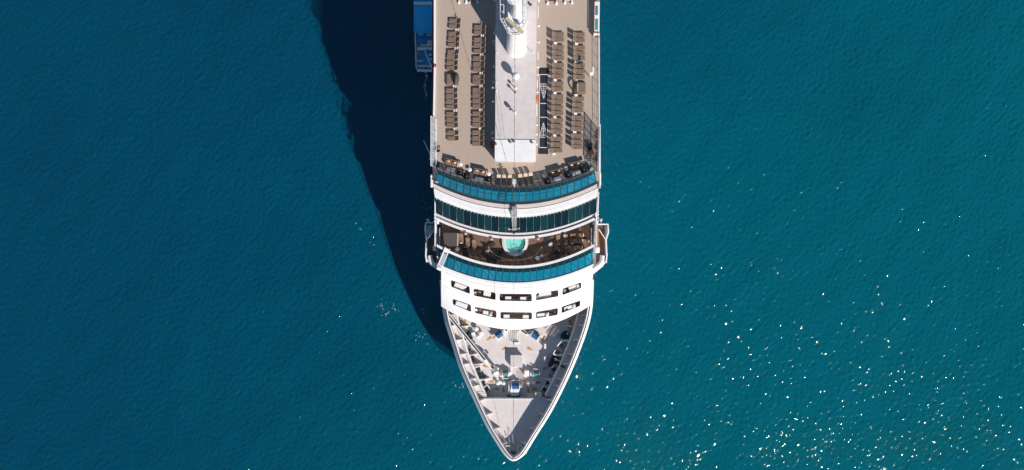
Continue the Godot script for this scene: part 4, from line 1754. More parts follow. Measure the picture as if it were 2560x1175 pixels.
# ---------------------------------------------------------------- gear on the mooring deck and foredeck
func winch(called: String, px: float, py: float, turn: float, rope: Material, l: float, r: float) -> void:
	var w = group_part(called, ship)
	w.position = P(px, py, MOOR)
	w.rotation.y = turn
	var st = S()
	soft_box(st, Vector3(0, 0.1, 0), Vector3(l + 0.9, 0.2, r * 2 + 0.6), 0.05)
	part("winch_bed", st, M.warm_white, w)
	st = S()
	var prof = [[0.0, -l * 0.5], [r * 1.25, -l * 0.5], [r * 1.25, -l * 0.42]]
	cy(st, Vector3(-l * 0.5, r + 0.3, 0), Vector3(-l * 0.42, r + 0.3, 0), r * 1.3, r * 1.3, 16)
	cy(st, Vector3(l * 0.42, r + 0.3, 0), Vector3(l * 0.5, r + 0.3, 0), r * 1.3, r * 1.3, 16)
	part("drum_flange", st, M.white_gloss, w)
	var turns = 7
	for k in turns:
		st = S()
		var x = lerpf(-l * 0.40, l * 0.40, (k + 0.5) / turns)
		var b = Basis(Vector3.FORWARD, PI * 0.5)
		var hw = l * 0.8 / turns * 0.52
		lathe(st, Vector3(x, r + 0.3, 0), [[r * 0.94, -hw], [r * (1.02 + 0.03 * (k % 3)), 0.0], [r * 0.94, hw]], 18, b)
		part("rope_turn", st, rope, w)
	st = S()
	soft_box(st, Vector3(l * 0.5 + 0.28, 0.55, 0), Vector3(0.42, 0.7, 0.6), 0.08)
	part("gearbox", st, M.white_gloss, w)
	st = S()
	cy(st, Vector3(-l * 0.5, r + 0.3, 0), Vector3(-l * 0.5 - 0.45, r + 0.3, 0), r * 0.45, r * 0.35, 12)
	cy(st, Vector3(-l * 0.5 - 0.45, r + 0.3, 0), Vector3(-l * 0.5 - 0.55, r + 0.3, 0), r * 0.6, r * 0.6, 12)
	part("warping_head", st, M.cushion_cream, w)
	st = S()
	bx(st, Vector3(0, 0.7, r + 0.45), Vector3(l * 0.9, 0.08, 0.1))
	bx(st, Vector3(l * 0.2, 0.5, r + 0.5), Vector3(0.08, 0.9, 0.08))
	part("brake_lever", st, M.white_gloss, w)

func bollards(px: float, py: float, turn: float) -> void:
	var w = group_part("bollard_pair", ship)
	w.position = P(px, py, MOOR)
	w.rotation.y = turn
	var st = S()
	soft_box(st, Vector3(0, 0.08, 0), Vector3(1.75, 0.16, 0.62), 0.05)
	part("bollard_base", st, M.white_gloss, w)
	for s in [-1, 1]:
		st = S()
		lathe(st, Vector3(s * 0.52, 0.1, 0), [[0.22, 0.0], [0.2, 0.5], [0.29, 0.56], [0.29, 0.66], [0.2, 0.7], [0.0, 0.7]], 14)
		part("bollard", st, M.white_gloss, w)

func fairlead(px: float, py: float, turn: float) -> void:
	var w = group_part("fairlead", ship)
	w.position = P(px, py, MOOR)
	w.rotation.y = turn
	var st = S()
	for s in [-1, 1]:
		bx(st, Vector3(s * 0.48, 0.35, 0), Vector3(0.14, 0.7, 0.95))
	bx(st, Vector3(0, 0.05, 0), Vector3(1.1, 0.1, 1.15))
	bx(st, Vector3(0, 0.6, -0.5), Vector3(1.1, 0.14, 0.14))
	part("fairlead_frame", st, M.white_gloss, w)
	st = S()
	cy(st, Vector3(-0.4, 0.5, 0.05), Vector3(0.4, 0.5, 0.05), 0.3, 0.3, 12)
	part("fairlead_roller", st, M.dark, w)

func arrow_mark(px: float, py: float, turn: float, h: float, l := 1.15) -> void:
	var st = S()
	var b = Basis(Vector3.UP, turn)
	var c = P(px, py, h + 0.006)
	var pts = []
	for p in [[-0.5, 0.02], [0.0, 0.16], [0.38, 0.21], [0.5, 0.12], [0.5, -0.12], [0.38, -0.21], [0.0, -0.16], [-0.5, -0.02]]:
		pts.append(c + b * Vector3(p[0] * l, 0, p[1] * l * 1.1))
	prism(st, pts, 0.004)
	part("painted_arrow", st, M.ochre, ship)

func rope_pile(called: String, label: String, px: float, py: float, r: float, m: Material, sd: int) -> void:
	var o = thing(called, label, "rope", "coiled mooring ropes", P(px, py, MOOR))
	var g = RandomNumberGenerator.new()
	g.seed = sd
	for k in 7:
		var st = S()
		var pts = []
		var rr = r * (1.0 - 0.09 * k)
		var cx = g.randf_range(-0.12, 0.12)
		var cz = g.randf_range(-0.12, 0.12)
		for i in 25:
			var w = TAU * i / 24.0
			var q = rr * (1.0 + 0.06 * sin(w * 3.0 + k * 1.7))
			pts.append(Vector3(cx + cos(w) * q, 0.09 + 0.11 * k, cz + sin(w) * q))
		tube(st, pts, 0.085, 6)
		part("coil", st, m, o)
	var st2 = S()
	lathe(st2, Vector3.ZERO, [[r * 0.9, 0.02], [r * 0.62, 0.3], [r * 0.3, 0.55], [0.0, 0.6]], 14)
	part("coil_middle", st2, m, o)

func make_bow_gear() -> void:
	winch("mooring_winch", 1249, 834, 0.60, M.rope_blue, 1.5, 0.52)
	winch("mooring_winch", 1336.5, 837, 2.55, M.rope_blue, 1.5, 0.52)
	winch("mooring_winch", 1263.5, 931.5, 0.05, M.rope_green, 1.15, 0.42)
	winch("mooring_winch", 1340, 933, 3.1, M.rope_green, 1.2, 0.42)
	winch("mooring_winch", 1288.5, 963, 3.14, M.rope_blue, 1.5, 0.55)
	# anchor windlass under the front, between the two blue winches
	for s in [-1.0, 1.0]:
		var w = group_part("anchor_windlass", ship)
		w.position = P(1285 + s * 24, 828, MOOR)
		w.rotation.y = -s * 0.6
		var st = S()
		soft_box(st, Vector3(0, 0.35, 0), Vector3(1.9, 0.7, 0.55), 0.08)
		part("windlass_housing", st, M.white_gloss, w)
		st = S()
		bx(st, Vector3(0.1, 0.72, 0), Vector3(1.1, 0.06, 0.28))
		part("windlass_slot", st, M.dark, w)
		st = S()
		lathe(st, Vector3(-0.9, 0.4, 0.3), [[0.0, 0.0], [0.3, 0.05], [0.3, 0.3], [0.15, 0.4], [0.0, 0.42]], 12)
		part("windlass_wheel", st, M.cushion_cream, w)
	for k in 5:
		var st = S()
		tube(st, [P(1274 + k * 5.2, 828, MOOR + 0.3), P(1278 + k * 3.5, 856, MOOR + 0.25)], 0.045, 5)
		part("chain_guide", st, M.white_gloss, ship)
	var st = S()
	soft_box(st, P(1291, 858, MOOR + 0.25), Vector3(0.9, 0.5, 0.5), 0.05)
	part("chain_stopper", st, M.white_gloss, ship)
	st = S()
	bx(st, P(1291, 862, MOOR + 0.05), Vector3(0.95, 0.1, 0.12))
	part("red_kerb", st, M.red, ship)
	# winch machinery in the middle, at the step of the foredeck
	var mw = group_part("winch_motor", ship)
	st = S()
	soft_box(st, P(1286, 975, MOOR + 0.6), Vector3(1.6, 1.2, 0.9), 0.12)
	part("motor_housing", st, M.white_gloss, mw)
	st = S()
	soft_box(st, P(1287, 984, MOOR + 0.5), Vector3(1.5, 1.0, 0.55), 0.08)
	part("motor_cover", st, M.cap_bright, mw)
	st = S()
	cy(st, P(1268, 990, MOOR + 0.3), P(1300, 990, MOOR + 0.3), 0.3, 0.3, 10)
	part("motor_shaft", st, M.dark_grey, mw)
	st = S()
	tube(st, [P(1272, 986, MOOR + 1.0), P(1272, 957, MOOR + 1.0), P(1277, 954, MOOR + 1.0)], 0.09, 6)
	part("motor_pipe", st, M.white_gloss, mw)
	# white box house on the mooring deck
	var hb = group_part("hatch_house", ship)
	st = S()
	bx(st, P(1291, 902.5, MOOR + 0.5), Vector3(2.05, 1.0, 2.05))
	part("hatch_sides", st, M.white, hb)
	st = S()
	soft_box(st, P(1291, 902.5, MOOR + 1.06), Vector3(2.15, 0.16, 2.15), 0.05)
	part("hatch_lid", st, M.roof_grey, hb)
	# small white stores, bollards, fairleads
	for p in [[1191, 821, 0.6], [1203, 832, 0.6]]:
		st = S()
		lathe(st, P(p[0], p[1], MOOR), [[0.34, 0.0], [0.3, 0.5], [0.44, 0.56], [0.44, 0.66], [0.2, 0.72], [0.0, 0.72]], 14)
		part("mushroom_vent", st, M.white_gloss, ship)
	for p in [[1183, 832], [1196.5, 840]]:
		st = S()
		lathe(st, P(p[0], p[1], MOOR), [[0.3, 0.0], [0.26, 0.5], [0.4, 0.58], [0.36, 0.72], [0.0, 0.78]], 12)
		part("small_vent", st, M.white_gloss, ship)
	for p in [[1252, 956.5, 0.02], [1327, 957.5, 0.02], [1391, 832, 0.75], [1181, 952, 1.2], [1379, 958, -1.1]]:
		bollards(p[0], p[1], p[2])
	for p in [[1196, 922, 0.25], [1208, 955, 0.35], [1217, 970, 0.55], [1370.5, 955, -0.35], [1361.5, 972, -0.5], [1383, 921, -0.3], [1172, 905, 0.2]]:
		fairlead(p[0], p[1], p[2])
	for p in [[1158, 803, 0.25], [1222, 846.5, 0.55], [1260, 871.5, 0.5], [1214, 915.5, 2.7], [1325, 872, 2.65], [1427, 807.5, 2.2], [1365, 919.5, 3.6], [1363, 849, 3.3], [1226.6, 954, 0.1], [1240, 972, 0.0], [1258.5, 973, -1.5], [1273, 951.5, 0.0], [1308.5, 952, 3.14], [1320, 974, -1.5], [1338, 973, 3.14], [1348, 956, 3.3]]:
		arrow_mark(p[0], p[1], p[2], MOOR)
	rope_pile("rope_pile", "sunlit teal rope pile beside the crane boom on the left", 1169.5, 838, 0.74, M.rope_teal, 3)
	rope_pile("rope_pile", "large dark teal rope coil in the shade at the right deck edge", 1413, 841, 0.86, M.rope_teal, 4)
	for q in [[1181.5, 893, 0.3], [1208, 935, 0.5]]:
		var sl = S()
		soft_box(sl, P(q[0], q[1], MOOR + 0.25), Vector3(0.3, 0.5, 1.25), 0.05, Basis(Vector3.UP, q[2]))
		part("dark_locker", sl, M.dark, ship)
	# stowed crane boom along the left side
	var cr = group_part("deck_crane", ship)
	var a = P(1119.5, 785, 15.2)
	var b = P(1212, 899, 14.6)
	var c = P(1231, 922, 14.4)
	var d = (b - a).normalized()
	var sd = d.cross(Vector3.UP).normalized()
	st = S()
	cy(st, a, b, 0.10, 0.12, 6)
	part("boom_core", st, M.dark, cr)
	for s in [-1.0, 1.0]:
		st = S()
		tube(st, [a + sd * 0.19 * s + Vector3(0, 0.06, 0), b + sd * 0.22 * s + Vector3(0, 0.06, 0)], 0.075, 6)
		part("boom_chord", st, M.white_gloss, cr)
	st = S()
	bx(st, (b + c) * 0.5, Vector3(0.5, 0.5, b.distance_to(c)), Basis.looking_at(d))
	part("boom_heel", st, M.white_gloss, cr)
	st = S()
	lathe(st, P(1238, 924, MOOR), [[0.75, 0.0], [0.7, 0.3], [0.5, 0.4], [0.45, 2.2], [0.6, 2.3], [0.0, 2.5]], 16)
	part("crane_pedestal", st, M.white_gloss, cr)
	st = S()
	for p in [[1233, 916, 0.4], [1245, 921, 0.35], [1242, 930, 0.45], [1236, 932, 0.3]]:
		soft_box(st, P(p[0], p[1], MOOR + 2.4), Vector3(p[2], 0.5, p[2]), 0.08, Basis(Vector3.UP, p[0]))
	part("crane_machinery", st, M.white_gloss, cr)
	st = S()
	lathe(st, P(1232, 919, 14.9), [[0.0, 0.1], [0.22, 0.05], [0.24, -0.1]], 10)
	part("crane_hub", st, M.dark, cr)
	st = S()
	bx(st, P(1122, 787, 14.6), Vector3(0.5, 1.2, 0.5), Basis(Vector3.UP, 0.7))
	part("boom_rest", st, M.cushion_cream, cr)
	st = S()
	tube(st, [P(1172, 848, 14.4), P(1190, 860, 13.2)], 0.06, 5)
	soft_box(st, P(1189, 858, 13.0), Vector3(0.3, 0.4, 0.3), 0.05)
	part("boom_guy", st, M.white_gloss, cr)
	# pilot station and its white rails on the right
	st = S()
	for L in [[[1393, 865], [1403, 853], [1427, 852]], [[1388, 875], [1383, 885], [1393, 889], [1418, 890]]]:
		tube(st, L.map(func(p): return P(p[0], p[1], MOOR + 2.0)), 0.09, 6)
	for p in [[1393, 865], [1403, 853], [1427, 852], [1388, 875], [1383, 885], [1393, 889], [1418, 890]]:
		cy(st, P(p[0], p[1], MOOR), P(p[0], p[1], MOOR + 2.0), 0.06, 0.06, 6)
	part("station_rail", st, M.cap_bright, ship)
	for k in 6:
		st = S()
		tube(st, [P(1396 + k * 5.0, 856, MOOR + 0.03), P(1392 + k * 5.0, 888, MOOR + 0.03)], 0.05, 4)
		part("station_grating_bar", st, M.white, ship)
	for p in [[1404, 864], [1394, 880]]:
		st = S()
		lathe(st, P(p[0], p[1], MOOR), [[0.28, 0.0], [0.28, 0.5], [0.0, 0.55]], 12)
		part("station_stool", st, M.dark_grey, ship)
	# dark machine with its pipework, right
	var dk = group_part("hydraulic_unit", ship)
	st = S()
	soft_box(st, P(1383, 903, MOOR + 0.6), Vector3(1.1, 1.2, 2.2), 0.1, Basis(Vector3.UP, -0.45))
	part("unit_tank", st, M.dark, dk)
	st = S()
	for k in 3:
		st = S()
		tube(st, [P(1386 + k * 4, 895 + k * 3, MOOR + 1.3), P(1402 + k * 3, 903 + k * 2, MOOR + 1.2)], 0.06, 5)
		part("unit_pipe", st, M.white_gloss, dk)
	st = S()
	soft_box(st, P(1390, 899, MOOR + 1.4), Vector3(0.4, 0.4, 0.4), 0.08)
	part("unit_valve", st, M.white_gloss, dk)
	st = S()
	soft_box(st, P(1382, 917, MOOR + 1.2), Vector3(0.55, 0.3, 0.3), 0.06, Basis(Vector3.UP, 0.6))
	part("unit_valve", st, M.white_gloss, dk)
	st = S()
	bx(st, P(1402, 914, MOOR + 1.9), Vector3(1.5, 0.22, 0.3), Basis(Vector3.UP, -0.5))
	part("unit_hose_tray", st, M.dark, dk)
	# ladders and low frames
	for L in [[1367, 828, 1382, 812], [1376, 838, 1390, 818]]:
		st = S()
		tube(st, [P(L[0], L[1], MOOR + 1.0), P(L[2], L[3], MOOR + 1.0)], 0.045, 5)
		part("frame_rail", st, M.cushion_cream, ship)
	for k in 4:
		st = S()
		tube(st, [P(1367 + k * 5, 828 - k * 5.3, MOOR + 1.0), P(1376 + k * 4.7, 838 - k * 6.5, MOOR + 1.0)], 0.04, 5)
		part("frame_rung", st, M.cushion_cream, ship)
	for p in [[1363, 866, 0.9], [1363, 898, 0.9]]:
		st = S()
		prism(st, [P(p[0] - 2.5, p[1] - 6, MOOR + 1.0), P(p[0] + 2.5, p[1] - 6, MOOR + 1.0), P(p[0] + 2.5, p[1] + 6, MOOR + 1.0), P(p[0] - 2.5, p[1] + 6, MOOR + 1.0)], 1.0)
		part("deck_locker", st, M.white, ship)
	var vt = group_part("valve_chest", ship)
	st = S()
	soft_box(st, P(1316.5, 932, MOOR + 0.5), Vector3(0.85, 1.0, 1.0), 0.06)
	part("chest_body", st, M.cap_bright, vt)
	st = S()
	bx(st, P(1308, 930, MOOR + 0.6), Vector3(0.3, 0.5, 0.5))
	part("chest_red_valve", st, M.red, vt)
	for k in 4:
		st = S()
		tube(st, [P(1293 + k * 4, 928, MOOR + 0.4), P(1300 + k * 4, 950, MOOR + 0.3)], 0.045, 5)
		part("valve_pipe", st, M.warm_white, ship)
	# dark grating and plate at the step to the foredeck
	st = S()
	for k in 7:
		bx(st, P(1318 + k * 2.8, 988, SHELF + 0.05), Vector3(0.11, 0.05, 0.75))
	bx(st, P(1326.5, 983, SHELF + 0.05), Vector3(1.5, 0.06, 0.09))
	bx(st, P(1326.5, 993, SHELF + 0.05), Vector3(1.5, 0.06, 0.09))
	part("hatch_grating", st, M.dark_grey, ship)
	st = S()
	prism(st, [P(1338, 982, SHELF + 0.1), P(1353, 982, SHELF + 0.1), P(1356, 990, SHELF + 0.1), P(1338, 995, SHELF + 0.1)], 0.4)
	part("step_plate", st, M.warm_white, ship)
	# white rails in the point of the bow
	for L in [[1263, 1128, 1265, 1115, 1274.5, 1114, 1274.5, 1131], [1294, 1131, 1294.5, 1115, 1304, 1114, 1307, 1122]]:
		st = S()
		var q = [P(L[0], L[1], SHELF + 0.9), P(L[2], L[3], SHELF + 0.9), P(L[4], L[5], SHELF + 0.9), P(L[6], L[7], SHELF + 0.9)]
		tube(st, q, 0.075, 6)
		for p in q:
			cy(st, Vector3(p.x, SHELF, p.z), p, 0.05, 0.05, 6)
		part("bow_pulpit_rail", st, M.cap_bright, ship)
	for L in [[1272, 1094, 1275, 1106], [1280, 1084, 1283, 1106]]:
		st = S()
		tube(st, [P(L[0], L[1], SHELF + 0.02), P(L[0], L[1], SHELF + 0.9), P(L[2], L[3], SHELF + 0.9), P(L[2], L[3], SHELF)], 0.035, 5)
		part("foredeck_handrail", st, M.warm_white, ship)
	st = S()
	lathe(st, P(1283.5, 1136, SHELF), [[0.12, 0.0], [0.1, 2.2], [0.16, 2.25], [0.0, 2.5]], 10)
	part("jackstaff", st, M.white_gloss, ship)
	for s in [-1, 1]:
		st = S()
		lathe(st, P(1283.5 + s * 3.2, 1131, SHELF), [[0.16, 0.0], [0.14, 0.5], [0.2, 0.55], [0.0, 0.62]], 10)
		part("bow_roller", st, M.dark_grey, ship)
	# low seams across the foredeck
	st = S()
	bx(st, (P(1283.7, 1000, SHELF + 0.006) + P(1283.4, 1105, SHELF + 0.006)) * 0.5, Vector3(0.04, 0.012, m_at(105, SHELF)))
	part("foredeck_seam", st, M.steel, ship)
	# thin rails on the left of the foredeck
	railing([P(1205, 994, SHELF), P(1236, 994, SHELF)], 1.0, 1.0, "step_railing", M.warm_white)
	railing([P(1236, 1068, SHELF), P(1270, 1106, SHELF)], 0.9, 1.3, "foredeck_railing", M.warm_white)

# ---------------------------------------------------------------- the blue boat alongside
func make_tender() -> void:
	var b = thing("tender_boat", "bright blue boat with white trim moored along the left side of the ship", "boat", "", Vector3(P(1062, 0, 2.0).x, 0, P(0, 60, 2.0).z))
	var o = b.position
	var L = func(px: float, py: float, h: float) -> Vector3: return P(px, py, h) - o
	var xl = 1036.0
	var xr = 1092.0
	var st = S()
	var rows = []
	for q in [[2.1, 0.0], [1.2, 0.4], [0.2, 0.9], [-0.5, 2.2]]:
		var h: float = q[0]
		rows.append([L.call(xl, -160, h) + Vector3(q[1], 0, 0), L.call(xl, 0, h) + Vector3(q[1], 0, 0), L.call(1040.5, 168, h) + Vector3(q[1], 0, 0), L.call(1045, 177, h) + Vector3(q[1], 0, -q[1] * 0.3), L.call(xr - 6, 178, h) + Vector3(-q[1], 0, -q[1] * 0.3), L.call(xr, 170, h) + Vector3(-q[1], 0, 0), L.call(xr, -160, h) + Vector3(-q[1], 0, 0)])
	for k in 3:
		strip(st, rows[k], rows[k + 1])
	part("hull", st, M.white, b)
	st = S()
	prism(st, [L.call(xl + 2, -160, 1.9), L.call(xl + 2, 0, 1.9), L.call(1042, 166, 1.9), L.call(1047, 172, 1.9), L.call(xr - 7, 172, 1.9), L.call(xr - 2, 166, 1.9), L.call(xr - 2, -160, 1.9)], 0.2)
	part("deck", st, M.boat_blue_deck, b)
	st = S()
	wall(st, rows[0].map(func(p): return p - Vector3(0, 0.15, 0)), 0.35, 0.22)
	part("gunwale", st, M.white_gloss, b)
	st = S()
	slab(st, [L.call(1044, 173, 2.35), L.call(1088, 174, 2.35)], [L.call(1042, 178.5, 2.35), L.call(1088, 179, 2.35)], 0.4)
	part("stern_platform", st, M.white_gloss, b)
	# canopies
	for c in [[8, 83, 4.3], [-160, 6.5, 4.5]]:
		st = S()
		st.set_smooth_group(3)
		var A = []
		for k in 9:
			var t = k / 8.0
			var w = -1.0 + 2.0 * t
			A.append([lerpf(1034.5, 1090, t), c[2] - 0.35 * w * w])
		for k in 8:
			quad(st, L.call(A[k][0], c[0], A[k][1]), L.call(A[k + 1][0], c[0], A[k + 1][1]), L.call(A[k + 1][0], c[1], A[k + 1][1]), L.call(A[k][0], c[1], A[k][1]))
			quad(st, L.call(A[k][0], c[1], A[k][1]), L.call(A[k + 1][0], c[1], A[k + 1][1]), L.call(A[k + 1][0], c[1], A[k + 1][1] - 0.12), L.call(A[k][0], c[1], A[k][1] - 0.12))
		part("canopy", st, M.boat_blue, b)
	st = S()
	bx(st, L.call(1060, 8, 4.5), Vector3(3.9, 0.12, 0.55))
	part("canopy_rib", st, M.white_gloss, b)
	for y in [10.0, 46.0, 82.0]:
		st = S()
		for x in [1036.0, 1088.0]:
			cy(st, L.call(x, y, 2.0), L.call(x, y, 4.0), 0.05, 0.05, 6)
		part("canopy_post", st, M.white, b)
	# cabin end, seats, steps
	st = S()
	soft_box(st, L.call(1078, 109, 2.5), Vector3(1.4, 1.1, 1.1), 0.1)
	part("locker", st, M.warm_white, b)
	st = S()
	soft_box(st, L.call(1070, 114, 2.35), Vector3(2.8, 0.7, 0.45), 0.08)
	part("bench", st, M.warm_white, b)
	st = S()
	bx(st, L.call(1066, 122, 2.9), Vector3(3.4, 0.2, 0.5))
	part("cross_beam", st, M.white_gloss, b)
	st = S()
	bx(st, L.call(1069, 123.5, 3.02), Vector3(0.3, 0.08, 0.16))
	part("beam_fitting", st, M.dark, b)
	for p in [[1052, 85], [1073, 87]]:
		st = S()
		soft_box(st, L.call(p[0], p[1], 2.7), Vector3(1.0, 0.9, 0.3), 0.08)
		part("seat_back", st, M.warm_white, b)
	st = S()
	for s in [-0.34, 0.34]:
		tube(st, [L.call(1046.5, 113, 2.9) + Vector3(s, 0, 0), L.call(1048.5, 142, 2.1) + Vector3(s, 0, 0)], 0.05, 5)
	part("ladder_side", st, M.steel, b)
	for k in 9:
		st = S()
		bx(st, L.call(1046.6 + k * 0.22, 115 + k * 3.1, 2.86 - k * 0.085), Vector3(0.66, 0.05, 0.13))
		part("ladder_step", st, M.mid_grey, b)
	for p in [[1079, 137, 1.0], [1079, 148, 1.0], [1048.5, 152.5, 1.4], [1061, 165, 2.6]]:
		st = S()
		soft_box(st, L.call(p[0], p[1], 2.25), Vector3(p[2], 0.4, 0.38), 0.08)
		part("thwart_seat", st, M.warm_white, b)
	for x in [1050.5, 1059.5, 1071.5]:
		st = S()
		bx(st, L.call(x, 169.5, 2.3), Vector3(0.12, 0.3, 0.3))
		part("stern_post", st, M.white_gloss, b)
	st = S()
	lathe(st, L.call(1041, 162, 2.1), [[0.12, 0.0], [0.12, 0.3], [0.18, 0.35], [0.0, 0.4]], 8)
	part("cleat", st, M.white_gloss, b)
	st = S()
	tube(st, [L.call(1034, 92, 1.6), L.call(1034, 103, 1.6)], 0.16, 8)
	part("fender", st, M.wicker, b)
	# two white poles leaning from the boat to the ship
	for q in [["slanted white pole between the boat stern and the ship side", 1062, 128, 3.0, 1083.5, 179, 6.0], ["short white pole between the boat canopy and the ship side near the top edge", 1078, 7, 5.0, 1086, 37, 8.0]]:
		var p = thing("boat_pole", q[0], "pole", "", P(q[1], q[2], q[3]))
		st = S()
		cy(st, Vector3.ZERO, P(q[4], q[5], q[6]) - p.position, 0.09, 0.13, 8)
		part("pole", st, M.white_gloss, p)
		st = S()
		cy(st, (P(q[4], q[5], q[6]) - p.position) * 0.66, (P(q[4], q[5], q[6]) - p.position) * 0.74, 0.17, 0.17, 8)
		part("collar", st, M.white_gloss, p)

# ---------------------------------------------------------------- sun deck furniture
func make_lounger(called: String, m: Material, back: Material) -> Node3D:
	# foot at -x, raised back at +x
	var o = Node3D.new()
	o.name = numbered(called)
	add_child(o)
	var st = S()
	soft_box(st, Vector3(-0.28, 0.36, 0), Vector3(1.26, 0.07, 0.70), 0.03)
	part("seat", st, m, o)
	st = S()
	var b = Basis(Vector3.FORWARD, -0.80)
	soft_box(st, Vector3(0.35, 0.36, 0) + b * Vector3(0.40, 0.035, 0), Vector3(0.80, 0.06, 0.68), 0.03, b)
	part("backrest", st, back, o)
	st = S()
	tube(st, [Vector3(-0.92, 0.33, -0.33), Vector3(0.66, 0.33, -0.33)], 0.03, 5)
	tube(st, [Vector3(-0.92, 0.33, 0.33), Vector3(0.66, 0.33, 0.33)], 0.03, 5)
	tube(st, [Vector3(0.88, 0.93, -0.31), Vector3(0.88, 0.93, 0.31)], 0.035, 5)
	tube(st, [Vector3(0.36, 0.37, 0.33), Vector3(0.90, 0.92, 0.33)], 0.028, 5)
	tube(st, [Vector3(0.36, 0.37, -0.33), Vector3(0.90, 0.92, -0.33)], 0.028, 5)
	part("frame", st, M.cushion_cream, o)
	for x in [-0.8, 0.55]:
		for z in [-0.3, 0.3]:
			st = S()
			cy(st, Vector3(x, 0, z), Vector3(x, 0.33, z), 0.028, 0.028, 5)
			part("leg", st, M.wicker, o)
	st = S()
	tube(st, [Vector3(0.05, 0.36, -0.35), Vector3(0.1, 0.56, -0.35), Vector3(0.45, 0.58, -0.35), Vector3(0.6, 0.36, -0.35)], 0.024, 5)
	part("armrest", st, M.wicker, o)
	return o

func make_side_table(called: String) -> Node3D:
	var o = Node3D.new()
	o.name = numbered(called)
	add_child(o)
	var st = S()
	soft_box(st, Vector3(0, 0.44, 0), Vector3(0.5, 0.05, 0.36), 0.02)
	part("tabletop", st, M.cushion_white, o)
	for x in [-0.19, 0.19]:
		for z in [-0.13, 0.13]:
			st = S()
			cy(st, Vector3(x, 0, z), Vector3(x, 0.42, z), 0.025, 0.025, 5)
			part("leg", st, M.white, o)
	return o

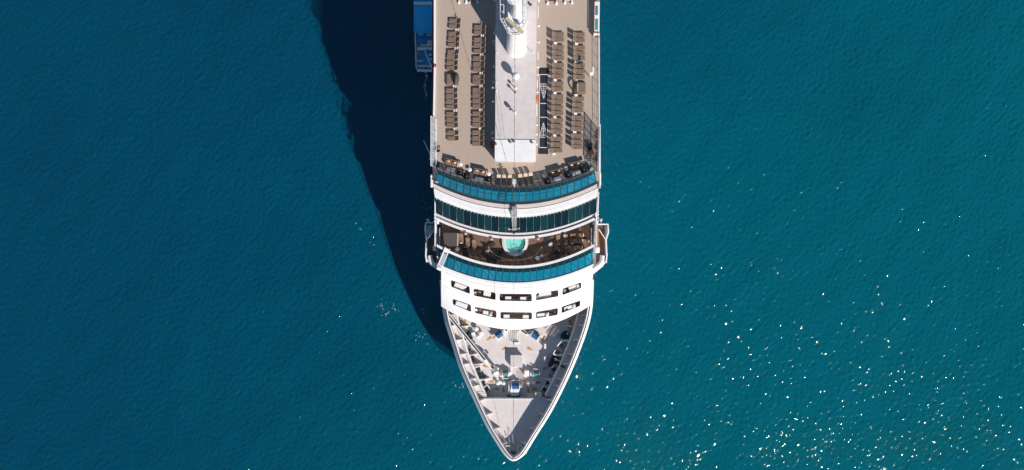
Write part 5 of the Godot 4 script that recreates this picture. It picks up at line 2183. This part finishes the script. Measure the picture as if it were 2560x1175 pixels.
func make_sun_loungers() -> void:
	var cols = [
		["outer column left of the deckhouse", PackedFloat32Array([1123.9, 54.1, 1122.9, 67.7, 1121.7, 86.3, 1120.9, 100.1, 1120.2, 113.7, 1119.5, 131.6, 1117.8, 144.3, 1117.1, 158.3, 1116.8, 171.9, 1116.1, 227.4, 1116.1, 241.1, 1116.4, 254.7, 1116.4, 268.3, 1116.8, 286.7, 1117.1, 300.3, 1117.4, 313.9, 1118.8, 332.6, 1119.1, 346.9]), 0],
		["inner column left of the deckhouse", PackedFloat32Array([1185.9, 70.1, 1185.2, 83.4, 1185.2, 100.8, 1184.9, 114.4, 1184.2, 129.4, 1183.5, 147.2, 1183.1, 161.7, 1182.8, 175.3, 1182.1, 194.1, 1181.9, 207.0, 1181.8, 226.1, 1181.8, 239.4, 1181.8, 253.3, 1181.8, 267.4, 1181.8, 285.3, 1181.8, 299.8, 1181.7, 313.4, 1181.5, 332.1, 1181.3, 346.3, 1181.1, 360.2]), 0],
		["inner column right of the deckhouse", PackedFloat32Array([1409.8, 87.7, 1409.8, 100.4, 1409.8, 119.1, 1409.8, 132.8, 1410, 146.4, 1410, 164.3, 1410, 178.7, 1409.8, 192.3, 1408.9, 210.4, 1408.7, 224.0, 1408.5, 242.8, 1408.3, 255.5, 1408.1, 270.0, 1407.9, 283.6, 1407.6, 301.5, 1407.2, 316.0, 1406.8, 329.6, 1406.4, 347.4, 1406, 361.9, 1406, 376.4]), 1],
		["outer column right of the deckhouse", PackedFloat32Array([1461.7, 88.5, 1461.9, 102.1, 1462.2, 120.9, 1462.3, 134.5, 1462.4, 147.2, 1462.4, 165.1, 1462.2, 179.6, 1462, 194.0, 1460, 248.7, 1459.4, 263.2, 1458.8, 276.8, 1458.3, 295.5, 1457.9, 309.1, 1457.5, 322.8, 1457.2, 340.6, 1457.0, 355.1, 1456.8, 367.9]), 1]]
	var proto: Node3D = null
	for c in cols:
		var v: PackedFloat32Array = c[1]
		for k in v.size() / 2:
			var left: bool = c[2] == 0
			var px = v[k * 2] + (14.6 if left else -15.4)
			var at = P(px, v[k * 2 + 1], 28.0)
			var label = "brown mesh sun lounger, %s from the top in the %s" % [ORD[k], c[0]]
			var turn = (0.0 if left else PI) + rng.randf_range(-0.035, 0.035)
			if proto == null:
				proto = make_lounger("sun_lounger", M.lounge_mesh, M.lounge_mesh)
				tag(proto, label, "sun lounger", "brown sun loungers in rows on the upper deck")
				proto.position = at
				proto.rotation.y = turn
			else:
				again(proto, "sun_lounger", label, at, turn)
	var tabs = [
		["outer column left of the deckhouse", [[1142.5, 76.6], [1140.4, 123], [1136.7, 217], [1137.9, 277.7], [1138.2, 323.6]]],
		["inner column left of the deckhouse", [[1206, 91], [1203.9, 138.7], [1202.9, 184.7], [1202.6, 216.9], [1201.7, 276.5], [1201.2, 322.4]]],
		["inner column right of the deckhouse", [[1388, 109.8], [1388, 155.2], [1387.3, 201.9], [1386.8, 233.9], [1386.3, 294.2], [1386, 339.8], [1384.6, 385.7]]],
		["outer column right of the deckhouse", [[1440.4, 111.5], [1440.4, 156.6], [1439.0, 202.5], [1439.6, 239.4], [1437.9, 285.3], [1436.2, 330.9]]]]
	var tp: Node3D = null
	for c in tabs:
		for k in c[1].size():
			var at = P(c[1][k][0], c[1][k][1], 28.0)
			var label = "white side table, %s from the top in the %s" % [ORD[k], c[0]]
			if tp == null:
				tp = make_side_table("side_table")
				tag(tp, label, "side table", "white side tables between the loungers")
				tp.position = at
			else:
				again(tp, "side_table", label, at, rng.randf_range(-0.1, 0.1))
	# two round day beds with folding hoods
	for q in [[1132.5, 199.0, 1.0, "round day bed with half folded brown hood in the outer left lounger column"], [1447, 220.5, -1.0, "round day bed with cream cushions and folded hood in the outer right lounger column"]]:
		var d = thing("day_bed", q[3], "day bed", "hooded day beds among the loungers", P(q[0], q[1], 28.0), 0.0 if q[2] > 0 else PI)
		var st = S()
		soft_box(st, Vector3(-0.1, 0.16, 0), Vector3(1.9, 0.32, 1.9), 0.14)
		part("base", st, M.wicker, d)
		st = S()
		soft_box(st, Vector3(-0.3, 0.40, 0), Vector3(1.4, 0.18, 1.72), 0.1)
		part("mattress", st, M.lounge_mesh, d)
		for z in [-0.45, 0.0, 0.45]:
			st = S()
			soft_box(st, Vector3(0.32, 0.58, z), Vector3(0.26, 0.22, 0.42), 0.08, Basis(Vector3.UP, z))
			part("cushion", st, M.wicker if q[2] > 0 else M.cushion_cream, d)
		# hood: curved ribs with cloth between them
		for k in 4:
			var t0 = 0.25 + k * 0.28
			var t1 = 0.25 + (k + 0.93) * 0.28
			st = S()
			st.set_smooth_group(4)
			for i in 12:
				var w0 = PI * i / 12.0
				var w1 = PI * (i + 1) / 12.0
				var f = func(w: float, t: float) -> Vector3: return Vector3(0.2 + sin(w) * cos(t) * 0.85, 0.35 + sin(w) * sin(t) * 1.05, -cos(w) * 0.95)
				quad(st, f.call(w0, t0), f.call(w1, t0), f.call(w1, t1), f.call(w0, t1))
			part("hood_panel", st, M.cabana_grey if q[2] > 0 else M.wicker, d)
		st = S()
		var rib = []
		for i in 13:
			var w = PI * i / 12.0
			rib.append(Vector3(0.2 + sin(w) * 0.3 , 0.35 + sin(w) * 1.05, -cos(w) * 0.97))
		tube(st, rib, 0.03, 5)
		part("hood_rib", st, M.wicker_dark, d)
	# orange lifebuoys and stools at the railings
	for q in [[1087.5, 164.5, 28.6, "orange lifebuoy on the left railing beside the blue boat"], [1495.5, 92, 28.6, "orange lifebuoy on the right railing below the glazed bay"], [1097, 368, 28.7, "orange lifebuoy by the left windscreen near the lounge corner"]]:
		var lb = thing("lifebuoy", q[3], "lifebuoy", "orange lifebuoys", P(q[0], q[1], q[2]))
		var st = S()
		var ring = []
		for k in 17:
			var w = TAU * k / 16.0
			ring.append(Vector3(cos(w) * 0.13, 0.12 + sin(w) * 0.3, cos(w) * 0.05 + sin(w) * 0.30))
		tube(st, ring, 0.1, 8)
		part("ring", st, M.orange, lb)
		for k in 4:
			st = S()
			cy(st, ring[k * 4] + Vector3(0, 0, -0.04), ring[k * 4] + Vector3(0, 0, 0.04), 0.11, 0.11, 8)
			part("band", st, M.white, lb)
	for q in [[1095.5, 376, "black tub left of the lounge, just below the orange lifebuoy"], [1473.4, 362.4, "black round pot by the right windscreen, upper of two"], [1475, 370.7, "black round pot by the right windscreen, lower of two"], [1095.5, 412, "dark round planter in the left corner of the glass front"], [1471.5, 418.5, "dark oval planter in the right corner of the glass front"]]:
		var pt = thing("round_pot", q[2], "pot", "dark round pots", P(q[0], q[1], 28.0))
		var st = S()
		lathe(st, Vector3.ZERO, [[0.26, 0.0], [0.34, 0.4], [0.36, 0.55], [0.30, 0.55], [0.28, 0.45], [0.0, 0.42]], 14)
		part("pot", st, M.dark, pt)
		if q[0] < 1096 and q[1] > 400 or q[1] > 418:
			for k in 26:
				st = S()
				var w = rng.randf() * TAU
				var e = rng.randf_range(0.25, 0.62)
				var c = Vector3(cos(w) * e * 0.5, 0.5 + rng.randf() * 0.45, sin(w) * e * 0.5)
				var t = Vector3(cos(w) * e, c.y + rng.randf_range(-0.1, 0.25), sin(w) * e)
				var sdv = Vector3(-sin(w), 0, cos(w)) * 0.09
				quad(st, c - sdv * 0.4, (c + t) * 0.5 + sdv, t, (c + t) * 0.5 - sdv)
				part("leaf", st, M.rope_teal, pt)
	var ch = thing("folded_chair", "dark red folded chair by the right windscreen below two black pots", "chair", "", P(1478, 382.5, 28.0), 0.3)
	var st3 = S()
	soft_box(st3, Vector3(0, 0.42, 0), Vector3(0.6, 0.1, 0.5), 0.04)
	part("seat", st3, M.rust_wood, ch)
	st3 = S()
	soft_box(st3, Vector3(0.02, 0.7, -0.26), Vector3(0.6, 0.5, 0.08), 0.03)
	part("backrest", st3, M.rust_wood, ch)
	for x in [-0.26, 0.26]:
		for z in [-0.2, 0.2]:
			st3 = S()
			cy(st3, Vector3(x, 0, z), Vector3(x, 0.4, z), 0.03, 0.03, 5)
			part("leg", st3, M.dark, ch)
	var sh = thing("standing_frame", "pale folded metal frame by the right windscreen beside the dark red chair", "frame", "", P(1477, 398, 28.0))
	st3 = S()
	for k in 4:
		tube(st3, [Vector3(-0.4, 0.1 + 0.2 * k, -0.7 + 0.4 * k), Vector3(0.4, 0.5, -0.5 + 0.35 * k)], 0.05, 5)
	tube(st3, [Vector3(-0.4, 0.1, -0.9), Vector3(-0.3, 0.8, 0.9)], 0.05, 5)
	tube(st3, [Vector3(0.4, 0.1, -0.9), Vector3(0.35, 0.8, 0.9)], 0.05, 5)
	part("tubes", st3, M.steel, sh)

# ---------------------------------------------------------------- lounge corner behind the glass
func make_sofa(label: String, px: float, py: float, turn: float, dark: bool) -> void:
	var o = thing("sofa", label, "sofa", "two-seat sofas behind the glass", P(px, py, 28.0), turn)
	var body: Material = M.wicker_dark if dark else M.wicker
	var st = S()
	soft_box(st, Vector3(0, 0.16, 0), Vector3(2.0, 0.32, 0.9), 0.05)
	part("base", st, body, o)
	for s in [-0.48, 0.48]:
		st = S()
		soft_box(st, Vector3(s, 0.42, 0.06), Vector3(0.9, 0.2, 0.74), 0.07)
		part("seat_cushion", st, M.cushion_tan, o)
		st = S()
		soft_box(st, Vector3(s * 1.05, 0.66, -0.12), Vector3(0.40, 0.34, 0.24), 0.09, Basis(Vector3.UP, s * 0.5) * Basis(Vector3.RIGHT, -0.5))
		part("pillow", st, M.cushion_cream, o)
	st = S()
	soft_box(st, Vector3(0, 0.5, -0.40), Vector3(2.0, 0.62, 0.14), 0.05)
	part("backrest", st, M.cushion_tan, o)
	for s in [-1, 1]:
		st = S()
		soft_box(st, Vector3(s * 0.97, 0.40, 0.02), Vector3(0.13, 0.5, 0.9), 0.05)
		part("armrest", st, M.cushion_cream if s == 1 else body, o)

func make_armchair(label: String, px: float, py: float, turn: float) -> void:
	var o = thing("armchair", label, "armchair", "dark armchairs behind the glass", P(px, py, 28.0), turn)
	var st = S()
	soft_box(st, Vector3(0, 0.16, 0), Vector3(0.95, 0.32, 0.9), 0.05)
	part("base", st, M.wicker_dark, o)
	st = S()
	soft_box(st, Vector3(0, 0.4, -0.04), Vector3(0.7, 0.18, 0.7), 0.07)
	part("seat_cushion", st, M.wicker, o)
	st = S()
	soft_box(st, Vector3(0, 0.5, 0.40), Vector3(0.95, 0.6, 0.13), 0.05)
	part("backrest", st, M.wicker_dark, o)
	st = S()
	soft_box(st, Vector3(0.05, 0.6, 0.14), Vector3(0.34, 0.3, 0.22), 0.08, Basis(Vector3.UP, 0.3) * Basis(Vector3.RIGHT, 0.5))
	part("pillow", st, M.cushion_cream, o)
	for s in [-1, 1]:
		st = S()
		soft_box(st, Vector3(s * 0.45, 0.4, 0), Vector3(0.1, 0.46, 0.86), 0.04)
		part("armrest", st, M.cushion_cream if s == 1 else M.wicker_dark, o)

func make_coffee_table(label: String, px: float, py: float, turn: float) -> void:
	var o = thing("coffee_table", label, "coffee table", "white coffee tables behind the glass", P(px, py, 28.0), turn)
	var st = S()
	soft_box(st, Vector3(0, 0.42, 0), Vector3(1.28, 0.06, 0.66), 0.02)
	part("tabletop", st, M.cushion_white, o)
	for x in [-0.55, 0.55]:
		for z in [-0.26, 0.26]:
			st = S()
			cy(st, Vector3(x, 0, z), Vector3(x, 0.4, z), 0.04, 0.04, 6)
			part("leg", st, M.steel, o)

func make_round_table(label: String, p: Vector3, r: float, h: float) -> void:
	var o = thing("round_table", label, "round table", "small round tables", p)
	var st = S()
	lathe(st, Vector3.ZERO, [[0.0, h - 0.05], [r - 0.02, h - 0.05], [r, h - 0.02], [r - 0.02, h], [0.0, h]], 22)
	part("tabletop", st, M.cushion_white, o)
	st = S()
	cy(st, Vector3(0, 0.03, 0), Vector3(0, h - 0.05, 0), 0.04, 0.04, 8)
	part("stem", st, M.steel, o)
	st = S()
	lathe(st, Vector3.ZERO, [[r * 0.6, 0.0], [r * 0.58, 0.03], [0.04, 0.05]], 14)
	part("foot", st, M.steel, o)

func make_lounge() -> void:
	make_sofa("brown two-seat sofa with two cream pillows, leftmost behind the curved glass", 1129.7, 407, -0.26, false)
	make_sofa("brown sunlit two-seat sofa with cream pillows, second from the left behind the curved glass", 1200, 430.5, -0.21, false)
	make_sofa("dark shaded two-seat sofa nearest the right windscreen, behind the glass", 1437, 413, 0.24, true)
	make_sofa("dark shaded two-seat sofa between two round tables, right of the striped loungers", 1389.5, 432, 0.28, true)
	make_coffee_table("white coffee table before the leftmost sofa, half under the blue glass", 1127.8, 425.5, -0.27)
	make_coffee_table("white coffee table before the second sofa from the left", 1198.5, 449.5, -0.17)
	make_coffee_table("white coffee table with shadow cross before the right-hand dark sofa near the windscreen", 1441, 433, 0.28)
	make_coffee_table("white coffee table with shadow cross, nearest the pale pink loungers on their right", 1393.5, 448, 0.26)
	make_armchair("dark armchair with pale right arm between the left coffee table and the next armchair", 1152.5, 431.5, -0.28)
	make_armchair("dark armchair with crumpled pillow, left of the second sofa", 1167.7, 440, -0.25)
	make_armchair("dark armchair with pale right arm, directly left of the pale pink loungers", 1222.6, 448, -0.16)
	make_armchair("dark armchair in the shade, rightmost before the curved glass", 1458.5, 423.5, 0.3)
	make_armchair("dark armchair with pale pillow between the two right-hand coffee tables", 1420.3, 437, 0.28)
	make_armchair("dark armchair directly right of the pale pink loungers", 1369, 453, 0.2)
	for q in [["white round table beside the leftmost sofa, in full sun", 1152.2, 411.5], ["white round table left of the second sofa, with a black shadow disc", 1175, 425], ["white round table right of the second sofa", 1222.5, 435.5], ["white round table in the right corner near the windscreen", 1458, 404], ["white round table between the two dark sofas on the right", 1415, 421.5], ["white round table right of the pale pink loungers", 1361, 440]]:
		make_round_table(q[0], P(q[1], q[2], 28.0), 0.31, 0.55)
	# six loungers with pale heads that face the bow
	var proto: Node3D = null
	var row = [[1247, 441.8, 0.0], [1260, 442.2, 0.0], [1274.4, 442, 0.02], [1301.5, 440.7, 0.10], [1314.9, 438.5, 0.12], [1327.4, 436.5, 0.12]]
	var which = ["leftmost of three left of the bow aerial", "middle one of three left of the bow aerial", "next to the bow aerial on its left", "next to the bow aerial on its right", "middle one of three right of the bow aerial", "rightmost of three right of the bow aerial"]
	for k in 6:
		var at = P(row[k][0], row[k][1] + 11.5, 28.0)
		var label: String = "shaded lounger with pale pink raised back, " + which[k]
		if proto == null:
			proto = Node3D.new()
			proto.name = numbered("padded_lounger")
			add_child(proto)
			var st = S()
			soft_box(st, Vector3(0, 0.34, 0.12), Vector3(0.62, 0.14, 1.25), 0.05)
			part("mattress", st, M.lounge_mesh, proto)
			st = S()
			soft_box(st, Vector3(0, 0.72, -0.70), Vector3(0.62, 0.12, 0.78), 0.05, Basis(Vector3.RIGHT, 0.85))
			part("back_cushion", st, M.cushion_cream, proto)
			st = S()
			tube(st, [Vector3(-0.33, 0.28, 0.74), Vector3(-0.33, 0.28, -0.6)], 0.03, 5)
			tube(st, [Vector3(0.33, 0.28, 0.74), Vector3(0.33, 0.28, -0.6)], 0.03, 5)
			part("frame", st, M.white, proto)
			for x in [-0.3, 0.3]:
				for z in [-0.55, 0.68]:
					st = S()
					cy(st, Vector3(x, 0, z), Vector3(x, 0.28, z), 0.03, 0.03, 5)
					part("leg", st, M.white, proto)
			tag(proto, label, "lounger", "pale headed loungers facing the bow")
			proto.position = at
			proto.rotation.y = row[k][2]
		else:
			again(proto, "padded_lounger", label, at, row[k][2])

# ---------------------------------------------------------------- terrace with the pool
func make_terrace_lounger() -> Node3D:
	var o = Node3D.new()
	o.name = numbered("terrace_lounger")
	add_child(o)
	var st = S()
	soft_box(st, Vector3(0, 0.34, 0.05), Vector3(0.68, 0.16, 1.1), 0.05)
	part("mattress", st, M.cushion_tan, o)
	st = S()
	soft_box(st, Vector3(0, 0.58, -0.68), Vector3(0.68, 0.13, 0.75), 0.05, Basis(Vector3.RIGHT, 0.6))
	part("back_cushion", st, M.cushion_tan, o)
	st = S()
	soft_box(st, Vector3(0, 0.47, 0.38), Vector3(0.4, 0.1, 0.3), 0.04)
	part("towel_roll", st, M.teak_orange, o)
	st = S()
	soft_box(st, Vector3(0, 0.45, 0.58), Vector3(0.42, 0.12, 0.12), 0.04)
	part("towel", st, M.cushion_white, o)
	st = S()
	soft_box(st, Vector3(0, 0.2, -0.1), Vector3(0.72, 0.1, 1.5), 0.03)
	part("frame", st, M.wicker_dark, o)
	for x in [-0.3, 0.3]:
		for z in [-0.7, 0.5]:
			st = S()
			cy(st, Vector3(x, 0, z), Vector3(x, 0.2, z), 0.04, 0.04, 5)
			part("leg", st, M.wicker_dark, o)
	return o

func make_terrace_furniture() -> void:
	var h = 21.0
	var cb = thing("cabana", "square brown grey cabana with flat slatted roof at the left end of the pool terrace", "cabana", "", P(1128, 598.5, h), -0.02)
	var st = S()
	for k in 6:
		st = S()
		soft_box(st, Vector3(-0.92 + k * 0.365, 1.75, 0), Vector3(0.352, 0.1, 2.2), 0.03)
		part("roof_slat", st, M.cabana_grey, cb)
	for x in [-1.05, 1.05]:
		for z in [-1.0, 1.0]:
			st = S()
			cy(st, Vector3(x, 0, z), Vector3(x, 1.7, z), 0.06, 0.06, 6)
			part("post", st, M.wicker, cb)
	st = S()
	soft_box(st, Vector3(1.17, 1.0, 0), Vector3(0.1, 1.5, 2.05), 0.03)
	part("side_curtain", st, M.cushion_cream, cb)
	st = S()
	soft_box(st, Vector3(0, 0.25, 0), Vector3(1.9, 0.5, 1.9), 0.1)
	part("bed", st, M.cushion_tan, cb)
	var proto: Node3D = null
	for q in [[1153.5, 599, 0.0, "tan lounger right beside the cabana on the pool terrace"], [1169.5, 609, 0.0, "tan lounger second from the cabana, left of the pool"], [1185.5, 614, 0.02, "tan lounger third from the cabana, nearest the pool on its left"], [1395, 602, 0.05, "tan lounger half in the sun, right of the pool, nearest to it"], [1414, 601, 0.06, "tan lounger half in the sun, second right of the pool"], [1449, 588, 1.62, "tan lounger crosswise under the roof edge at the right end of the terrace"], [1447, 601, 1.57, "shaded grey lounger crosswise, right of the sunlit pair"], [1446, 619, 1.6, "shaded lounger crosswise, lowest at the right end of the terrace"], [1404, 646, -0.9, "tan lounger in deep shade, alone in the middle of the right terrace"], [1430, 600, 0.05, "tan lounger half shaded, third right of the pool"], [1462, 603, 1.57, "tan lounger crosswise nearest the right terrace windows"]]:
		if proto == null:
			proto = make_terrace_lounger()
			tag(proto, q[3], "lounger", "tan loungers on the pool terrace")
			proto.position = P(q[0], q[1], h)
			proto.rotation.y = q[2]
		else:
			again(proto, "terrace_lounger", q[3], P(q[0], q[1], h), q[2])
	# dark chairs left of the pool
	for q in [[1229, 613, 2.15, "black lounge chair with long shadow, upper left of the pool"], [1250, 635, 2.5, "black lounge chair lower left of the pool near the round pot"], [1232, 651, 1.2, "dark shaded chair below the white urn, by the terrace handrail"], [1385, 640, -0.7, "black chair in the shade right of the pale round table"], [1371, 592, 2.4, "black chair tilted by the roof edge, just right of the pool"], [1420, 638, 0.6, "black chair in the shade, farthest right on the terrace"], [1165, 634, 0.3, "black chair in the shade below the tan loungers on the left"]]:
		var o = thing("deck_chair", q[3], "chair", "black deck chairs by the pool", P(q[0], q[1], h), q[2])
		st = S()
		soft_box(st, Vector3(0, 0.36, 0), Vector3(0.7, 0.08, 1.3), 0.03)
		part("seat", st, M.dark, o)
		st = S()
		soft_box(st, Vector3(0, 0.66, -0.8), Vector3(0.7, 0.07, 0.8), 0.03, Basis(Vector3.RIGHT, 0.8))
		part("backrest", st, M.dark, o)
		for x in [-0.3, 0.3]:
			for z in [-0.55, 0.55]:
				st = S()
				cy(st, Vector3(x, 0, z), Vector3(x, 0.34, z), 0.03, 0.03, 5)
				part("leg", st, M.dark, o)
	for q in [["white urn between the black chairs and the terrace handrail", 1218.5, 629, M.cushion_cream], ["white heart shaped pot at the right of the pool screen", 1375.5, 612.5, M.cushion_white]]:
		var o = thing("urn", q[0], "urn", "", P(q[1], q[2], h))
		st = S()
		lathe(st, Vector3.ZERO, [[0.2, 0.0], [0.34, 0.25], [0.38, 0.5], [0.28, 0.72], [0.2, 0.78], [0.0, 0.7]], 14)
		part("body", st, q[3], o)
		st = S()
		lathe(st, Vector3(0.12, 0.2, -0.25), [[0.1, 0.0], [0.22, 0.2], [0.2, 0.4], [0.0, 0.45]], 10)
		part("handle", st, q[3], o)
	make_round_table("grey round table in the shade below the cabana", P(1143.5, 622.5, h), 0.36, 0.55)
	make_round_table("pale round table in the shade right of the pool screen", P(1343, 645, h), 0.36, 0.55)
	make_round_table("small dim round table above the pale one right of the pool", P(1353.5, 639.5, h), 0.24, 0.5)
	# long white sun shade arm / gangway bridge over the lower left glass
	var gw = thing("white_gangway", "white ladder-like gangway lying across the blue glass at the left of the terrace", "gangway", "", P(1110, 648, 23.8), 0.0)
	var a = P(1119, 620, 24.1) - gw.position
	var b = P(1099, 668, 22.6) - gw.position
	var d = (b - a).normalized()
	var s = d.cross(Vector3.UP).normalized()
	for e in [-0.36, 0.36]:
		st = S()
		bx(st, (a + b) * 0.5 + s * e, Vector3(0.14, 0.16, a.distance_to(b)), Basis.looking_at(d))
		part("side_beam", st, M.white_gloss, gw)
	for k in 15:
		st = S()
		bx(st, a.lerp(b, 0.30 + k * 0.043) + Vector3(0, -0.02, 0), Vector3(0.66, 0.07, 0.07), Basis.looking_at(d))
		part("rung", st, M.white, gw)
	st = S()
	bx(st, a.lerp(b, 0.13), Vector3(0.78, 0.1, 0.75), Basis.looking_at(d))
	part("top_plate", st, M.white_gloss, gw)
	st = S()
	soft_box(st, b + Vector3(-0.1, -0.1, 0.2), Vector3(0.8, 0.35, 0.55), 0.08, Basis.looking_at(d))
	part("foot_plate", st, M.white_gloss, gw)

# ---------------------------------------------------------------- balconies in the curved front
func make_balcony_furniture() -> void:
	var place = ["leftmost opening of the upper row", "second opening of the upper row", "middle opening of the upper row", "fourth opening of the upper row", "rightmost opening of the upper row", "leftmost opening of the lower row", "second opening of the lower row", "middle opening of the lower row", "fourth opening of the lower row", "rightmost opening of the lower row"]
	var beds = [[0, 1151, 716, 0.33, 1.9], [1, 1218, 733, 0.12, 1.15], [3, 1362, 735, -0.08, 1.9], [4, 1435, 718, -0.45, 1.75], [5, 1154, 762, 0.33, 1.9], [6, 1219, 783, 0.14, 1.5], [8, 1357, 788, -0.10, 1.9], [9, 1424, 769, -0.33, 1.9]]
	for q in beds:
		var c = Vector2.ZERO
		for p in OPEN[q[0]]:
			c += Vector2(p[0], p[1]) / 4.0
		var f = balcony_floor(q[0])
		var o = thing("balcony_lounger", "white padded lounger in the %s of the curved front" % place[q[0]], "lounger", "white loungers in the balcony openings", P(q[1], q[2], f), -q[3])
		var l: float = q[4]
		var st = S()
		soft_box(st, Vector3(0, 0.62, 0), Vector3(l * 1.08, 0.18, 0.95), 0.06)
		part("mattress", st, M.cushion_white, o)
		st = S()
		soft_box(st, Vector3(0, 0.60, 0.58), Vector3(l * 1.0, 0.10, 0.10), 0.03)
		part("side_rail", st, M.cushion_white, o)
		st = S()
		soft_box(st, Vector3(0.0, 0.3, 0), Vector3(l * 0.9, 0.4, 0.6), 0.04)
		part("base", st, M.mid_grey, o)
		if q[0] in [4, 8, 9, 6]:
			st = S()
			soft_box(st, Vector3(l * 0.36, 0.80, -0.05), Vector3(0.5, 0.2, 0.62), 0.08, Basis(Vector3.FORWARD, 0.35))
			part("head_cushion", st, M.steel if q[0] == 6 else M.warm_white, o)
		if q[0] in [8, 9]:
			st = S()
			soft_box(st, Vector3((0.5 if q[0] == 8 else -0.6), 0.73, 0.05), Vector3(0.42, 0.05, 0.32), 0.02)
			part("dark_tray", st, M.dark, o)
	# tables and chairs
	for q in [[2, 1270.5, 744, "white square table at the left of the middle opening, upper row"], [2, 1307.5, 745, "white square table at the right of the middle opening, upper row"], [7, 1266.5, 789, "white square table at the left of the middle opening, lower row"], [7, 1314, 790, "white square table at the right of the middle opening, lower row"]]:
		var f = balcony_floor(q[0])
		var o = thing("balcony_table", q[3], "table", "white square tables in the balcony openings", P(q[1], q[2], f))
		var st = S()
		soft_box(st, Vector3(0, 0.78, 0), Vector3(1.0, 0.06, 0.52), 0.02)
		part("tabletop", st, M.cushion_white, o)
		st = S()
		soft_box(st, Vector3(0, 0.76, 0.40), Vector3(1.0, 0.05, 0.14), 0.02)
		part("front_slat", st, M.cushion_white, o)
		for x in [-0.42, 0.42]:
			for z in [-0.2, 0.2]:
				st = S()
				cy(st, Vector3(x, 0, z), Vector3(x, 0.76, z), 0.04, 0.04, 5)
				part("leg", st, M.steel, o)
	for q in [[1, 1188, 733, "white chair at the left end of the second opening, upper row"], [6, 1190, 775, "white chair at the left end of the second opening, lower row"], [1, 1199, 730, "orange brown chair in the second opening, upper row"], [6, 1201, 774, "orange brown chair in the second opening, lower row"], [2, 1253, 740, "dark chair at the left end of the middle opening, upper row"], [7, 1255, 789, "dark chair at the left end of the middle opening, lower row"], [2, 1322, 742, "dark chair at the right end of the middle opening, upper row"], [8, 1389, 778, "dark round-backed chair at the right end of the fourth opening, lower row"], [3, 1344, 742, "cream chair at the left end of the fourth opening, upper row"], [4, 1411, 727, "cream chair at the left end of the rightmost opening, upper row"], [0, 1167, 728, "dark bent chair at the right end of the leftmost opening, upper row"], [9, 1408, 774, "dark chair at the left end of the rightmost opening, lower row"]]:
		var f = balcony_floor(q[0])
		var m: Material = M.dark_grey if "dark" in q[3] else (M.teak_orange if "orange" in q[3] else M.cushion_white)
		var o = thing("balcony_chair", q[3], "chair", "chairs in the balcony openings", P(q[1], q[2], f), 0.4)
		var st = S()
		soft_box(st, Vector3(0, 0.46, 0), Vector3(0.52, 0.07, 0.5), 0.03)
		part("seat", st, m, o)
		st = S()
		soft_box(st, Vector3(0, 0.72, -0.24), Vector3(0.52, 0.48, 0.06), 0.02)
		part("backrest", st, m, o)
		for x in [-0.22, 0.22]:
			for z in [-0.2, 0.2]:
				st = S()
				cy(st, Vector3(x, 0, z), Vector3(x, 0.44, z), 0.025, 0.025, 5)
				part("leg", st, M.steel, o)

# ---------------------------------------------------------------- flecks of foam on the water
func make_foam() -> void:
	var g = RandomNumberGenerator.new()
	g.seed = 90
	var st = S()
	var fleck = func(px: float, py: float, s: float) -> void:
		var c = P(px, py, 0.0)
		c.y = 0.20
		var n = 7
		var prev = Vector3.ZERO
		var first = Vector3.ZERO
		var ax = g.randf() * TAU
		for k in n + 1:
			var w = TAU * k / n
			var q = Vector3(cos(w) * s * 1.7, 0, sin(w) * s * 0.7).rotated(Vector3.UP, ax) * g.randf_range(0.6, 1.1)
			var p = c + q
			if k == n:
				p = first
			if k == 0:
				first = p
			else:
				tri(st, c + Vector3(0, 0.03, 0), prev, p)
			prev = p
	for q in [[968, 770, 14, 26], [1048, 842, 10, 12], [1070, 505, 16, 10], [1150, 968, 12, 14], [925, 615, 9, 4], [1052, 627, 10, 5], [905, 565, 12, 4], [1062, 775, 12, 6]]:
		for k in q[3]:
			fleck.call(q[0] + g.randfn() * q[2], q[1] + g.randfn() * q[2] * 0.7, g.randf_range(0.03, 0.10))
	# the trickle of wash behind the blue boat
	for k in 60:
		var t = g.randf()
		fleck.call(1064 + sin(t * 9.0) * 2.0 + g.randfn() * 1.6, 180 + t * 70.0, g.randf_range(0.05, 0.15) * (1.0 - t * 0.5))
	var o = part("sea_foam", st, M.foam, self)
	o.set_meta("kind", "stuff")
	o.set_meta("label", "small white flecks of foam on the water left of the ship")
	o.set_meta("category", "foam")
